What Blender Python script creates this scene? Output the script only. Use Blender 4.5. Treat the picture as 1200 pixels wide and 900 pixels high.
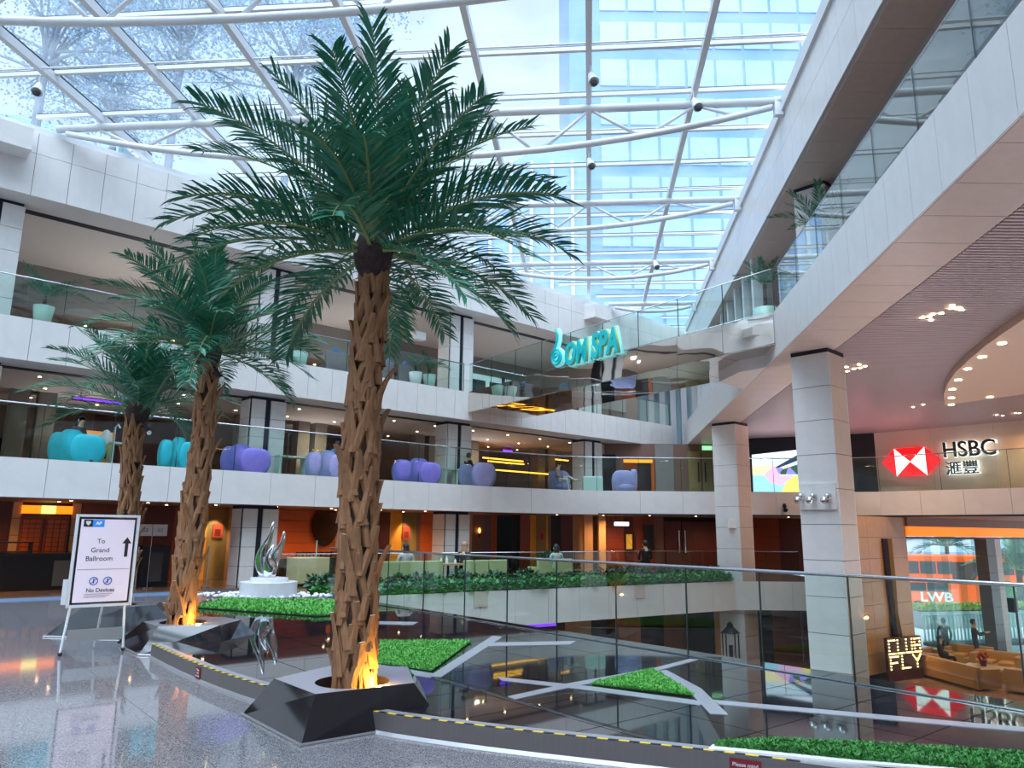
import bpy, bmesh, math, random
import numpy as np
from mathutils import Matrix, Vector, Euler
random.seed(7)
for o in list(bpy.data.objects): bpy.data.objects.remove(o)
scene = bpy.context.scene
COL = scene.collection
# ------------------------------------------------------------------ camera
FPX = 868.5; PITCH = math.radians(11.215); ROLL = math.radians(0.586); EYE = 1.75
_c, _s = math.cos(PITCH), math.sin(PITCH); _cr, _sr = math.cos(ROLL), math.sin(ROLL)
FW = np.array([0, _c, _s]); _r0 = np.array([1, 0, 0.]); _u0 = np.array([0, -_s, _c])
RT = _r0*_cr + _u0*_sr; UP = _u0*_cr - _r0*_sr; E0 = np.array([0, 0, EYE])
cam_d = bpy.data.cameras.new('camera'); cam = bpy.data.objects.new('camera', cam_d); COL.objects.link(cam)
cam_d.sensor_width = 36; cam_d.lens = FPX/1200*36; cam_d.clip_start = .05; cam_d.clip_end = 900
cam.matrix_world = Matrix(((RT[0], UP[0], -FW[0], 0), (RT[1], UP[1], -FW[1], 0), (RT[2], UP[2], -FW[2], EYE), (0, 0, 0, 1)))
scene.camera = cam
# ------------------------------------------------------------------ sky, sun, exposure
w = bpy.data.worlds.new('sky'); scene.world = w; w.use_nodes = True
nt = w.node_tree; bg = nt.nodes['Background']
tc = nt.nodes.new('ShaderNodeTexCoord'); nz = nt.nodes.new('ShaderNodeTexNoise'); nz.inputs['Scale'].default_value = 3.0; nz.inputs['Detail'].default_value = 5
rp = nt.nodes.new('ShaderNodeValToRGB'); rp.color_ramp.elements[0].position = .35; rp.color_ramp.elements[1].position = .62
rp.color_ramp.elements[0].color = (.62, .80, 1.0, 1); rp.color_ramp.elements[1].color = (.92, .97, 1.0, 1)
nt.links.new(tc.outputs['Generated'], nz.inputs['Vector']); nt.links.new(nz.outputs['Fac'], rp.inputs['Fac']); nt.links.new(rp.outputs['Color'], bg.inputs['Color'])
bg.inputs['Strength'].default_value = .72
sd = bpy.data.lights.new('sun', 'SUN'); sd.energy = 5.0; sd.angle = math.radians(70); sd.color = (.95, .97, 1.0)
sun = bpy.data.objects.new('sun', sd); COL.objects.link(sun); sun.rotation_euler = (math.radians(24), math.radians(-6), 0); sun.location = (0, 0, 40)
scene.view_settings.view_transform = 'Standard'; scene.view_settings.look = 'None'
scene.view_settings.gamma = 1; scene.view_settings.use_curve_mapping = False
scene.view_settings.exposure = 0.6
scene.cycles.transparent_max_bounces = 24
# ------------------------------------------------------------------ helpers
def ray(x, y): return (x-600)*RT + FPX*FW - (y-450)*UP
def at_z(x, y, z): d = ray(x, y); return E0 + d*((z-EYE)/d[2])
def at_Y(x, y, Y): d = ray(x, y); return E0 + d*(Y/d[1])
def at_plane(x, y, p, az):
    a = math.radians(az); n = np.array([math.cos(a), -math.sin(a), 0]); d = ray(x, y)
    return E0 + d*((n @ (np.array([p[0], p[1], 0])-E0))/(n @ d))
def azv(a): a = math.radians(a); return np.array([math.sin(a), math.cos(a)])
FB = np.array([-8.35, 22.53]); FU = azv(48); FN = np.array([-FU[1], FU[0]])   # left facade frame: along, inwards
def FS(s, n=0.): p = FB + FU*s + FN*n; return (float(p[0]), float(p[1]))
def srgb(h):
    if isinstance(h, str):
        h = h.lstrip('#'); c = [int(h[i:i+2], 16)/255 for i in (0, 2, 4)]
    else: c = [v/255 for v in h]
    return [(v/12.92 if v <= .04045 else ((v+.055)/1.055)**2.4) for v in c]
MATS = {}
def mat(name, col, rough=.5, metal=0., var=0., vscale=6., bump=0., bscale=40., emit=None, estr=0., spec=None, coat=0., sheen=0., stretch=None, ior=None):
    if name in MATS: return MATS[name]
    m = bpy.data.materials.new(name); m.use_nodes = True; t = m.node_tree; b = t.nodes['Principled BSDF']
    c = srgb(col); b.inputs['Base Color'].default_value = (*c, 1); b.inputs['Roughness'].default_value = rough; b.inputs['Metallic'].default_value = metal
    if spec is not None: b.inputs['Specular IOR Level'].default_value = spec
    if ior: b.inputs['IOR'].default_value = ior
    if coat: b.inputs['Coat Weight'].default_value = coat; b.inputs['Coat Roughness'].default_value = .03
    if sheen: b.inputs['Sheen Weight'].default_value = sheen; b.inputs['Sheen Roughness'].default_value = .4
    if emit is not None: b.inputs['Emission Color'].default_value = (*srgb(emit), 1); b.inputs['Emission Strength'].default_value = estr
    if var or bump:
        co = t.nodes.new('ShaderNodeTexCoord'); vec = co.outputs['Object']
        if stretch:
            mp = t.nodes.new('ShaderNodeMapping'); mp.inputs['Scale'].default_value = stretch; t.links.new(vec, mp.inputs['Vector']); vec = mp.outputs['Vector']
    if var:
        n = t.nodes.new('ShaderNodeTexNoise'); n.inputs['Scale'].default_value = vscale; n.inputs['Detail'].default_value = 6; n.inputs['Roughness'].default_value = .65
        t.links.new(vec, n.inputs['Vector'])
        r = t.nodes.new('ShaderNodeValToRGB'); r.color_ramp.elements[0].position = .3; r.color_ramp.elements[1].position = .7
        r.color_ramp.elements[0].color = (*[max(0, v*(1-var)) for v in c], 1); r.color_ramp.elements[1].color = (*[min(1, v*(1+var)) for v in c], 1)
        t.links.new(n.outputs['Fac'], r.inputs['Fac']); t.links.new(r.outputs['Color'], b.inputs['Base Color'])
    if bump:
        n2 = t.nodes.new('ShaderNodeTexNoise'); n2.inputs['Scale'].default_value = bscale; n2.inputs['Detail'].default_value = 4; t.links.new(vec, n2.inputs['Vector'])
        bp = t.nodes.new('ShaderNodeBump'); bp.inputs['Strength'].default_value = bump; bp.inputs['Distance'].default_value = .02
        t.links.new(n2.outputs['Fac'], bp.inputs['Height']); t.links.new(bp.outputs['Normal'], b.inputs['Normal'])
    MATS[name] = m; return m
def glass(name, tint, refl=.06, power=4., mx=.85, rough=0., dirt=0.):
    if name in MATS: return MATS[name]
    m = bpy.data.materials.new(name); m.use_nodes = True; t = m.node_tree
    for n in list(t.nodes):
        if n.type != 'OUTPUT_MATERIAL': t.nodes.remove(n)
    out = [n for n in t.nodes][0]
    tr = t.nodes.new('ShaderNodeBsdfTransparent'); tr.inputs['Color'].default_value = (*tint, 1)
    gl = t.nodes.new('ShaderNodeBsdfGlossy'); gl.inputs['Roughness'].default_value = rough
    lw = t.nodes.new('ShaderNodeLayerWeight'); lw.inputs['Blend'].default_value = .5
    pw = t.nodes.new('ShaderNodeMath'); pw.operation = 'POWER'; pw.inputs[1].default_value = power
    mr = t.nodes.new('ShaderNodeMapRange'); mr.inputs['To Min'].default_value = refl; mr.inputs['To Max'].default_value = mx
    mx_ = t.nodes.new('ShaderNodeMixShader')
    t.links.new(lw.outputs['Facing'], pw.inputs[0]); t.links.new(pw.outputs[0], mr.inputs['Value']); t.links.new(mr.outputs[0], mx_.inputs['Fac'])
    last = tr.outputs[0]
    if dirt:
        df = t.nodes.new('ShaderNodeBsdfTranslucent'); df.inputs['Color'].default_value = (.8, .9, 1, 1)
        co = t.nodes.new('ShaderNodeTexCoord'); nz = t.nodes.new('ShaderNodeTexNoise'); nz.inputs['Scale'].default_value = 1.3; nz.inputs['Detail'].default_value = 8
        rr = t.nodes.new('ShaderNodeMapRange'); rr.inputs['From Min'].default_value = .35; rr.inputs['From Max'].default_value = .75; rr.inputs['To Max'].default_value = dirt
        t.links.new(co.outputs['Object'], nz.inputs['Vector']); t.links.new(nz.outputs['Fac'], rr.inputs['Value'])
        m2 = t.nodes.new('ShaderNodeMixShader'); t.links.new(rr.outputs[0], m2.inputs['Fac']); t.links.new(last, m2.inputs[1]); t.links.new(df.outputs[0], m2.inputs[2]); last = m2.outputs[0]
    t.links.new(last, mx_.inputs[1]); t.links.new(gl.outputs[0], mx_.inputs[2]); t.links.new(mx_.outputs[0], out.inputs['Surface'])
    MATS[name] = m; return m
def wmat(o):
    return o.matrix_basis.copy() if o.parent is None else wmat(o.parent) @ o.matrix_parent_inverse @ o.matrix_basis
def par(o, p):
    if p is not None: o.parent = p; o.matrix_parent_inverse = wmat(p).inverted()
    return o
def tag(o, label, cat, group=None, kind=None):
    if label: o['label'] = label
    if cat: o['category'] = cat
    if group: o['group'] = group
    if kind: o['kind'] = kind
    return o
def empty(name, loc, rz=0., label=None, cat=None, group=None, kind=None):
    o = bpy.data.objects.new(name, None); COL.objects.link(o); o.location = loc; o.rotation_euler = (0, 0, rz); o.empty_display_size = .1
    return tag(o, label, cat, group, kind)
class MB:
    def __init__(s): s.v = []; s.f = []; s.mi = []
    def add(s, vs, fs, mi=0):
        b = len(s.v); s.v += [tuple(map(float, p)) for p in vs]; s.f += [tuple(i+b for i in f) for f in fs]; s.mi += [mi]*len(fs); return s
    def box(s, c, size, rz=0., mi=0, M=None):
        x, y, z = [v/2 for v in size]; R = (M if M is not None else Matrix.Rotation(rz, 3, 'Z')); cc = Vector(c)
        vs = [cc + R @ Vector((a*x, b*y, d*z)) for d in (-1, 1) for a, b in ((-1, -1), (1, -1), (1, 1), (-1, 1))]
        return s.add(vs, [(3, 2, 1, 0), (4, 5, 6, 7), (0, 1, 5, 4), (1, 2, 6, 5), (2, 3, 7, 6), (3, 0, 4, 7)], mi)
    def prism(s, poly, z0, z1, mi=0, mtop=None, mbot=None):
        n = len(poly); A = sum(poly[i][0]*poly[(i+1) % n][1]-poly[(i+1) % n][0]*poly[i][1] for i in range(n))
        if A < 0: poly = poly[::-1]
        vs = [(p[0], p[1], z0) for p in poly] + [(p[0], p[1], z1) for p in poly]
        s.add(vs, [(i, (i+1) % n, n+(i+1) % n, n+i) for i in range(n)], mi)
        b = len(s.v)-2*n
        s.f.append(tuple(b+n+i for i in range(n))); s.mi.append(mi if mtop is None else mtop)
        s.f.append(tuple(b+i for i in reversed(range(n)))); s.mi.append(mi if mbot is None else mbot); return s
    def tube(s, pts, r, n=8, mi=0, cap=True):
        pts = [Vector(p) for p in pts]; rs = r if isinstance(r, (list, tuple)) else [r]*len(pts); vs = []; prev = None
        for i, p in enumerate(pts):
            d = (pts[min(i+1, len(pts)-1)]-pts[max(i-1, 0)]).normalized()
            ref = prev if prev is not None else (Vector((0, 0, 1)) if abs(d.z) < .9 else Vector((1, 0, 0)))
            a = d.cross(ref); a = a.normalized() if a.length > 1e-6 else d.orthogonal().normalized(); b_ = a.cross(d).normalized(); prev = b_
            for k in range(n):
                t = 2*math.pi*k/n; vs.append(p + (a*math.cos(t) + b_*math.sin(t))*rs[i])
        fs = [(i*n+k, i*n+(k+1) % n, (i+1)*n+(k+1) % n, (i+1)*n+k) for i in range(len(pts)-1) for k in range(n)]
        if cap: fs += [tuple(range(n))[::-1], tuple((len(pts)-1)*n+k for k in range(n))]
        return s.add(vs, fs, mi)
    def lathe(s, prof, c=(0, 0, 0), n=20, mi=0):
        vs = [(c[0]+r*math.cos(2*math.pi*k/n), c[1]+r*math.sin(2*math.pi*k/n), c[2]+z) for r, z in prof for k in range(n)]
        fs = [(i*n+k, i*n+(k+1) % n, (i+1)*n+(k+1) % n, (i+1)*n+k) for i in range(len(prof)-1) for k in range(n)]
        fs += [tuple(range(n))[::-1], tuple((len(prof)-1)*n+k for k in range(n))]
        return s.add(vs, fs, mi)
    def ball(s, c, r, n=10, m=6, mi=0, M=None):
        rr = r if isinstance(r, (tuple, list)) else (r, r, r); vs = []
        for i in range(m+1):
            th = math.pi*(.02+.96*i/m)
            for k in range(n):
                ph = 2*math.pi*k/n; v = Vector((rr[0]*math.sin(th)*math.cos(ph), rr[1]*math.sin(th)*math.sin(ph), -rr[2]*math.cos(th)))
                vs.append(Vector(c) + (M @ v if M is not None else v))
        fs = [(i*n+k, i*n+(k+1) % n, (i+1)*n+(k+1) % n, (i+1)*n+k) for i in range(m) for k in range(n)] + [tuple(range(n))[::-1], tuple(m*n+k for k in range(n))]
        return s.add(vs, fs, mi)
    def mesh(s, name, mats, smooth=False):
        me = bpy.data.meshes.new(name); me.from_pydata(s.v, [], s.f)
        for m in (mats if isinstance(mats, (list, tuple)) else [mats]): me.materials.append(m)
        if any(s.mi): me.polygons.foreach_set('material_index', s.mi)
        if smooth: me.polygons.foreach_set('use_smooth', [True]*len(me.polygons))
        me.update(); return me
    def build(s, name, mats, parent=None, smooth=False, bevel=0., loc=None):
        if loc is not None: s.v = [(a-loc[0], b-loc[1], c-loc[2]) for a, b, c in s.v]
        o = link(name, s.mesh(name, mats, smooth), None)
        if loc is not None: o.location = loc
        par(o, parent)
        if bevel:
            bv = o.modifiers.new('bevel', 'BEVEL'); bv.width = bevel; bv.segments = 2; bv.limit_method = 'ANGLE'
        return o
def link(name, me, parent, M=None):
    o = bpy.data.objects.new(name, me); COL.objects.link(o)
    if M is not None: o.matrix_basis = M
    return par(o, parent)
CUBES = {}
def cube_mesh(m, nm='panel'):
    k = (m.name, nm)
    if k not in CUBES: CUBES[k] = MB().box((0, 0, 0), (1, 1, 1)).mesh(nm, m)
    return CUBES[k]
def cube(name, c, size, rz, m, parent=None):
    return link(name, cube_mesh(m, name), parent, Matrix.Translation(c) @ Matrix.Rotation(rz, 4, 'Z') @ Matrix.Diagonal((*size, 1)))
def copy_tree(o, parent=None, basis=None):
    c = o.copy(); COL.objects.link(c)
    if parent is not None: c.parent = parent; c.matrix_parent_inverse = o.matrix_parent_inverse.copy()
    if basis is not None: c.matrix_basis = basis
    for ch in list(o.children): copy_tree(ch, c)
    return c
def wallpanel(name, p0, p1, z0, z1, t, m, parent=None, off=0.):
    """upright slab between plan points, pushed by off towards its left-hand normal"""
    p0 = np.array(p0[:2], float); p1 = np.array(p1[:2], float); d = p1-p0; L = np.hypot(*d); n = np.array([d[1], -d[0]])/L
    c = (p0+p1)/2 + n*off
    return cube(name, (c[0], c[1], (z0+z1)/2), (L, t, z1-z0), math.atan2(d[1], d[0]), m, parent)
def split(p0, p1, w, gap=.012):
    p0 = np.array(p0, float); p1 = np.array(p1, float); L = np.hypot(*(p1-p0)); n = max(1, round(L/w)); u = (p1-p0)/L
    return [(p0+u*(L*i/n+gap/2), p0+u*(L*(i+1)/n-gap/2)) for i in range(n)]
FONTS = {}
def text_mesh(body, size=1., extrude=.01, shear=0., space=1., offset=0., bold=False):
    cu = bpy.data.curves.new('lettering', 'FONT'); cu.body = body; cu.size = size; cu.extrude = extrude; cu.align_x = 'CENTER'; cu.align_y = 'CENTER'
    cu.shear = shear; cu.space_character = space; cu.offset = offset; cu.resolution_u = 4
    o = bpy.data.objects.new('tmp', cu); COL.objects.link(o)
    dg = bpy.context.evaluated_depsgraph_get(); me = bpy.data.meshes.new_from_object(o.evaluated_get(dg)); bpy.data.objects.remove(o); return me
def text(name, body, size, M, m, parent=None, extrude=.004, width=None, height=None, **k):
    me = text_mesh(body, size, extrude, **k); me.materials.clear(); me.materials.append(m)
    if len(me.vertices) and (width or height):
        co = np.array([v.co for v in me.vertices]); lo, hi = co.min(0), co.max(0); c = (lo+hi)/2
        sx = width/(hi[0]-lo[0]) if width else None; sy = height/(hi[1]-lo[1]) if height else None
        sx = sx or sy; sy = sy or sx
        for v in me.vertices: v.co = ((v.co.x-c[0])*sx, (v.co.y-c[1])*sy, v.co.z)
    return link(name, me, parent, M)
def frame(origin, udir, out):
    """matrix whose x runs along udir (plan), y up, z outwards"""
    u = Vector((udir[0], udir[1], 0)).normalized(); z = Vector((0, 0, 1)); n = Vector((out[0], out[1], 0)).normalized()
    return Matrix(((u.x, z.x, n.x, origin[0]), (u.y, z.y, n.y, origin[1]), (u.z, z.z, n.z, origin[2]), (0, 0, 0, 1)))
def area(name, loc, size, power, col, rot=(0, 0, 0), sy=None):
    l = bpy.data.lights.new(name, 'SPOT'); l.energy = power*2.6; l.color = col; l.spot_size = math.radians(165); l.spot_blend = .9; l.shadow_soft_size = .12
    o = bpy.data.objects.new(name, l); COL.objects.link(o); o.location = loc; o.rotation_euler = rot; return o
def point(name, loc, power, col, r=.05):
    l = bpy.data.lights.new(name, 'POINT'); l.energy = power; l.color = col; l.shadow_soft_size = r
    o = bpy.data.objects.new(name, l); COL.objects.link(o); o.location = loc; return o
def clip_cell(poly, cell):
    out = poly
    n = len(cell)
    for i in range(n):
        a = cell[i]; b = cell[(i+1) % n]; inp = out; out = []
        if not inp: break
        side = lambda p: (b[0]-a[0])*(p[1]-a[1])-(b[1]-a[1])*(p[0]-a[0])
        for j in range(len(inp)):
            p, q = inp[j], inp[(j+1) % len(inp)]; sp, sq = side(p), side(q)
            if sp >= 0: out.append(p)
            if (sp > 0) != (sq > 0) and abs(sp-sq) > 1e-12:
                t = sp/(sp-sq)
                if 0 < t < 1: out.append((p[0]+(q[0]-p[0])*t, p[1]+(q[1]-p[1])*t))
    return out
def parea(p): return abs(sum(p[i][0]*p[(i+1) % len(p)][1]-p[(i+1) % len(p)][0]*p[i][1] for i in range(len(p))))/2 if len(p) > 2 else 0
def tiles(name, poly, az, pitch, z, t, m, parent, gap=.006, origin=(0, 0), pitch2=None, ccw=True):
    A = sum(poly[i][0]*poly[(i+1) % len(poly)][1]-poly[(i+1) % len(poly)][0]*poly[i][1] for i in range(len(poly)))
    if A < 0: poly = poly[::-1]
    u = azv(az); v = np.array([-u[1], u[0]]); P = np.array(poly)-np.array(origin); pitch2 = pitch2 or pitch
    a0, a1 = math.floor((P@u).min()/pitch), math.ceil((P@u).max()/pitch); b0, b1 = math.floor((P@v).min()/pitch2), math.ceil((P@v).max()/pitch2); k = 0
    full = None; full_area = (pitch-gap)*(pitch2-gap)
    for i in range(a0, a1):
        for j in range(b0, b1):
            o = np.array(origin); cs = [o+u*(i*pitch+gap/2)+v*(j*pitch2+gap/2), o+u*((i+1)*pitch-gap/2)+v*(j*pitch2+gap/2), o+u*((i+1)*pitch-gap/2)+v*((j+1)*pitch2-gap/2), o+u*(i*pitch+gap/2)+v*((j+1)*pitch2-gap/2)]
            cs = [tuple(c) for c in cs]; c = clip_cell(list(poly), cs)
            ar = parea(c)
            if ar < .01: continue
            k += 1
            if ar > full_area*.999:
                cc = sum(np.array(q) for q in cs)/4
                cube(name, (cc[0], cc[1], z-t/2), (pitch-gap, pitch2-gap, t), math.atan2(u[1], u[0]), m, parent)
            else:
                cc = c[0]; MB().prism(c, z-t, z).build(name, m, parent, loc=(cc[0], cc[1], z-t))
    return k
# ------------------------------------------------------------------ materials
M_white = mat('white_stone_cladding', (222, 219, 218), .32, var=.05, vscale=2.2)
M_white2 = mat('warm_side_cladding', (205, 190, 178), .32, var=.05, vscale=2.2)  # copy of the white cladding, side faces' warm shade put into its colour
M_joint = mat('dark_joint', (70, 68, 72), .8)
M_black = mat('black_steel', (16, 20, 30), .4)
M_navy = mat('dark_navy_reveal', (18, 24, 44), .6)
M_steel = mat('white_painted_steel', (216, 218, 222), .35, var=.03, vscale=3)
M_soffit = mat('grey_plaster_soffit', (196, 194, 196), .7, var=.03)
M_ceil = mat('pale_plaster_ceiling', (206, 202, 202), .8, var=.02)
M_brownceil = mat('brown_ceiling', (150, 108, 88), .5, var=.06)
M_bal = glass('balustrade_glass', (.875, .955, .935), .035, 3.2, .75)
M_roofglass = glass('roof_glass', (.86, .94, 1.0), .02, 5, .3, dirt=.10)
M_lobbyglass = glass('lobby_glass', (.93, .97, .97), .04, 4, .7)
M_rail = mat('brushed_steel_rail', (196, 198, 204), .22, 1.0)
M_chrome = mat('polished_steel', (225, 227, 232), .06, 1.0)
M_curb = mat('brushed_steel_curb', (136, 130, 130), .34, .7, var=.05, vscale=3, stretch=(30, 30, .6))
M_blackgloss = mat('black_polished_stone', (34, 34, 41), .03, var=.25, vscale=5, spec=1.0, ior=1.9)
M_grout = mat('pale_grout', (150, 148, 152), .5)
M_stripe = mat('pale_stone_stripe', (176, 178, 188), .12, var=.05, vscale=8)
M_wood = mat('red_brown_wood', (142, 62, 34), .35, var=.2, vscale=5, stretch=(1, 1, 9))
M_woodd = mat('dark_red_wood', (92, 38, 34), .4, var=.2, vscale=5, stretch=(9, 9, 1))
M_orange = mat('orange_wood_panel', (198, 92, 30), .35, var=.15, vscale=4, stretch=(1, 1, 9))
M_tan = mat('tan_stone_tile', (205, 158, 112), .3, var=.08, vscale=3)
M_olive = mat('olive_plaster', (140, 122, 74), .6, var=.08)
M_yellow = mat('yellow_lit_plaster', (226, 160, 48), .55, var=.08)
M_dark = mat('near_black_interior', (18, 17, 22), .5)
M_brownwall = mat('brown_wall', (122, 92, 80), .45, var=.1, vscale=2)
M_greywall = mat('grey_wall', (132, 126, 124), .6, var=.05)
M_frond = mat('palm_leaf', (44, 112, 86), .3, var=.3, vscale=9)
M_rachis = mat('palm_rib', (122, 140, 92), .5)
M_bark = mat('palm_fibre', (64, 48, 38), .9, var=.4, vscale=14, bump=.6)
M_boot = mat('palm_boot', (146, 104, 72), .75, var=.35, vscale=7, bump=.5, bscale=25, stretch=(3, 3, .6))
M_leaf = mat('hedge_leaf', (70, 140, 66), .5, var=.45, vscale=12)
M_leafd = mat('dark_hedge_leaf', (36, 86, 60), .45, var=.45, vscale=12)
M_turf = mat('artificial_grass', (104, 186, 84), .6, var=.4, vscale=30)
M_downl = mat('downlight_glow', (255, 236, 200), .5, emit=(255, 226, 170), estr=14)
M_whiteemit = mat('white_glow', (255, 255, 255), .5, emit=(255, 255, 255), estr=2.2)
# granite with crisp speckle
def granite():
    m = mat('grey_granite', (120, 118, 124), .06, ior=1.75); t = m.node_tree; b = t.nodes['Principled BSDF']
    co = t.nodes.new('ShaderNodeTexCoord'); v = t.nodes.new('ShaderNodeTexVoronoi'); v.inputs['Scale'].default_value = 150
    n = t.nodes.new('ShaderNodeTexNoise'); n.inputs['Scale'].default_value = 110; n.inputs['Detail'].default_value = 5
    geo = t.nodes.new('ShaderNodeNewGeometry')
    t.links.new(geo.outputs['Position'], v.inputs['Vector']); t.links.new(geo.outputs['Position'], n.inputs['Vector'])
    mx = t.nodes.new('ShaderNodeMixRGB'); mx.inputs['Fac'].default_value = .5; t.links.new(v.outputs['Color'], mx.inputs[1]); t.links.new(n.outputs['Fac'], mx.inputs[2])
    bw = t.nodes.new('ShaderNodeRGBToBW'); t.links.new(mx.outputs[0], bw.inputs[0])
    r = t.nodes.new('ShaderNodeValToRGB'); e = r.color_ramp.elements; e[0].position = .33; e[0].color = (.08, .078, .086, 1); e[1].position = .68; e[1].color = (.42, .40, .43, 1)
    k = e.new(.5); k.color = (.21, .20, .216, 1)
    t.links.new(bw.outputs[0], r.inputs['Fac']); t.links.new(r.outputs['Color'], b.inputs['Base Color'])
    b.inputs['Specular IOR Level'].default_value = .8
    return m
M_granite = granite()
# =================================================================== STRUCTURE
Z1B, Z1T, Z2B, Z2T, ZRB, ZRT = 2.46, 3.45, 5.95, 7.06, 10.4, 12.2
ZL = -3.5
def RE(Y): return 5.2 + (Y-7)*.1165
V1 = (-4.9, 19.5)
# ---- ground floor
main_poly = [(-22, -6), (10, -6), (10, 1.9), V1, (-8.0, 23), (-22, 12)]
near_edge = [(-5.2, 11.3), (-4.89, 10.71), (-4.2, 9.85), (-3.4, 8.93), (-2.56, 8.08), (-1.8, 7.42), (-1.13, 6.95), (-.5, 6.65), (.03, 6.43), (.7, 6.19), (1.31, 5.97), (1.86, 5.74), (3.0, 5.2), (4.5, 4.3), (6.4, 3.0)]
plat_poly = near_edge + [(8.6, 3.45), V1, (-6.6, 19.9), (-6.9, 17.6), (-6.3, 14.5)]
fl = MB().prism(main_poly, -.95, -.03).build('floor', M_joint); tag(fl, 'grey speckled granite floor in front of the raised platform', 'floor', kind='structure')
gran_poly = [(-14, 1.0), (7.2, 1.0), (7.2, 3.2)] + [p for p in near_edge[::-1]] + [(-6.3, 14.5), (-6.9, 17.6), (-7.6, 20.6), (-8.6, 21.8), (-18, 13.5), (-14, 8)]
gran_poly = [(-14, 1.0), (7.2, 1.0)] + [p for p in near_edge[::-1]] + [(-6.3, 14.5), (-6.9, 17.6), (-8.6, 21.8), (-17, 14.2)]
tiles('granite_tile', gran_poly, 141, 1.25, 0., .03, M_granite, fl, gap=.005, origin=(-4.78, 9.19))
MB().prism([(-22, -6), (10, -6), (7.2, 1.0), (-14, 1.0)], -.03, 0).build('granite_field', M_granite, fl)
MB().prism([(-22, -6), (-14, 1.0), (-17, 14.2), (-22, 12)], -.03, 0).build('granite_field', M_granite, fl)
rest = MB().prism([(-22, 12), (-8, 23), V1, (8.2, 28.), (12.4, 28.), (12.4, 44), (-22, 44)], -.95, -.005).build('floor', mat('brown_marble_floor', (120, 92, 74), .12, var=.25, vscale=1.5)); tag(rest, 'brown polished floor of the restaurant across the void', 'floor', kind='structure')
pv = MB().prism([(-17.2, 14.6), (-9.2, 21.2), (-8.6, 20.5), (-16.6, 13.9)], 0., .012).build('carpet', mat('blue_carpet', (84, 112, 146), .95, var=.45, vscale=20)); tag(pv, 'blue patterned carpet runner in front of the restaurant entrance', 'carpet')
low = MB().prism([(-12, 2), (60, 2), (60, 31), (16.4, 31.1), (12, 45), (-12, 45)], -3.9, ZL).build('floor', mat('red_brown_lobby_stone', (150, 112, 100), .1, var=.25, vscale=1.2)); tag(low, 'red brown polished stone floor of the lower lobby', 'floor', kind='structure')
# ---- raised black platform
pl = MB().prism(plat_poly, 0., .145).build('platform', M_grout); tag(pl, 'raised platform paved in mirror black tiles with pale joints', 'platform', kind='structure')
ntile = tiles('black_tile', plat_poly, 50.5, .9, .16, .015, M_blackgloss, pl, gap=.013, origin=(.19, 7.3))
# steel curb skin and cap
def offset_line(pts, d):
    out = []
    for i, p in enumerate(pts):
        a = np.array(pts[max(i-1, 0)]); b = np.array(pts[min(i+1, len(pts)-1)]); t = (b-a)/np.hypot(*(b-a)); n = np.array([t[1], -t[0]])
        out.append(tuple(np.array(p)+n*d))
    return out
ne = near_edge[1:]
# densify
def dens(pts, w):
    out = []
    for a, b in zip(pts[:-1], pts[1:]):
        k = max(1, round(math.dist(a, b)/w)); out += [(a[0]+(b[0]-a[0])*i/k, a[1]+(b[1]-a[1])*i/k) for i in range(k)]
    return out + [pts[-1]]
def smoothline(pts, it=2):
    for _ in range(it):
        q = [pts[0]]
        for a, b in zip(pts[:-1], pts[1:]): q += [(.75*a[0]+.25*b[0], .75*a[1]+.25*b[1]), (.25*a[0]+.75*b[0], .25*a[1]+.75*b[1])]
        pts = q + [pts[-1]]
    return pts
ne_s = smoothline(ne, 1)
def ribbon(pts, d0, z0, d1, z1, mi=0, mb=None):
    a = offset_line(pts, d0); b = offset_line(pts, d1); mb = mb or MB(); n = len(pts)
    mb.add([(*p, z0) for p in a] + [(*p, z1) for p in b], [(i, i+1, n+i+1, n+i) for i in range(n-1)], mi); return mb
cb = MB(); ribbon(ne_s, .03, 0, .03, .175, 0, cb); ribbon(ne_s, .03, .175, -.1, .178, 1, cb); ribbon(ne_s, -.1, .178, -.1, .15, 1, cb); ribbon(ne_s, .05, .001, .03, .03, 2, cb); ribbon(ne_s, .055, .001, .05, .002, 2, cb)
cb.build('curb', [M_curb, mat('pale_curb_cap', (178, 176, 182), .2, .3), mat('silver_floor_trim', (170, 170, 174), .35, .6)], pl)
M_y = mat('yellow_tape', (236, 200, 40), .5); M_k = mat('black_tape', (24, 24, 24), .5)
tp = MB(); dl = dens(ne_s[:-6], .085)
a = offset_line(dl, .028); b = offset_line(dl, -.012)
for i in range(len(dl)-1):
    if 2.0 < dl[i][0]: break
    tp.add([(*a[i], .1795), (*a[i+1], .1795), (*b[i+1], .1795), (*b[i], .1795)], [(0, 1, 2, 3)], i % 2)
tpo = tp.build('hazard_tape', [M_y, M_k], pl)
# stripes laid in the platform
def pxpoly(pts, z): return [tuple(at_z(x, y, z)[:2]) for x, y in pts]
STR = [[(503, 792), (517, 793), (589, 746), (577, 745)], [(567, 757), (569, 753), (675, 751), (668, 755)],
       [(583, 793), (588, 797), (695, 809), (820, 826), (826, 822), (700, 805)], [(595, 816), (604, 819), (664, 806), (770, 786), (818, 773), (808, 772), (765, 783), (664, 801)],
       [(772, 786), (781, 785), (822, 807), (853, 837), (832, 836), (812, 815)], [(835, 820), (842, 825), (1139, 852), (1215, 858), (1215, 853), (1139, 847)],
       [(440, 728), (490, 729), (484, 732), (440, 731)], [(440, 778), (440, 785), (505, 794), (507, 789)]]
for k, q in enumerate(STR): MB().prism(pxpoly(q, .165), .160, .1645+k*.0004).build('pale_stripe', M_stripe, pl)
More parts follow.
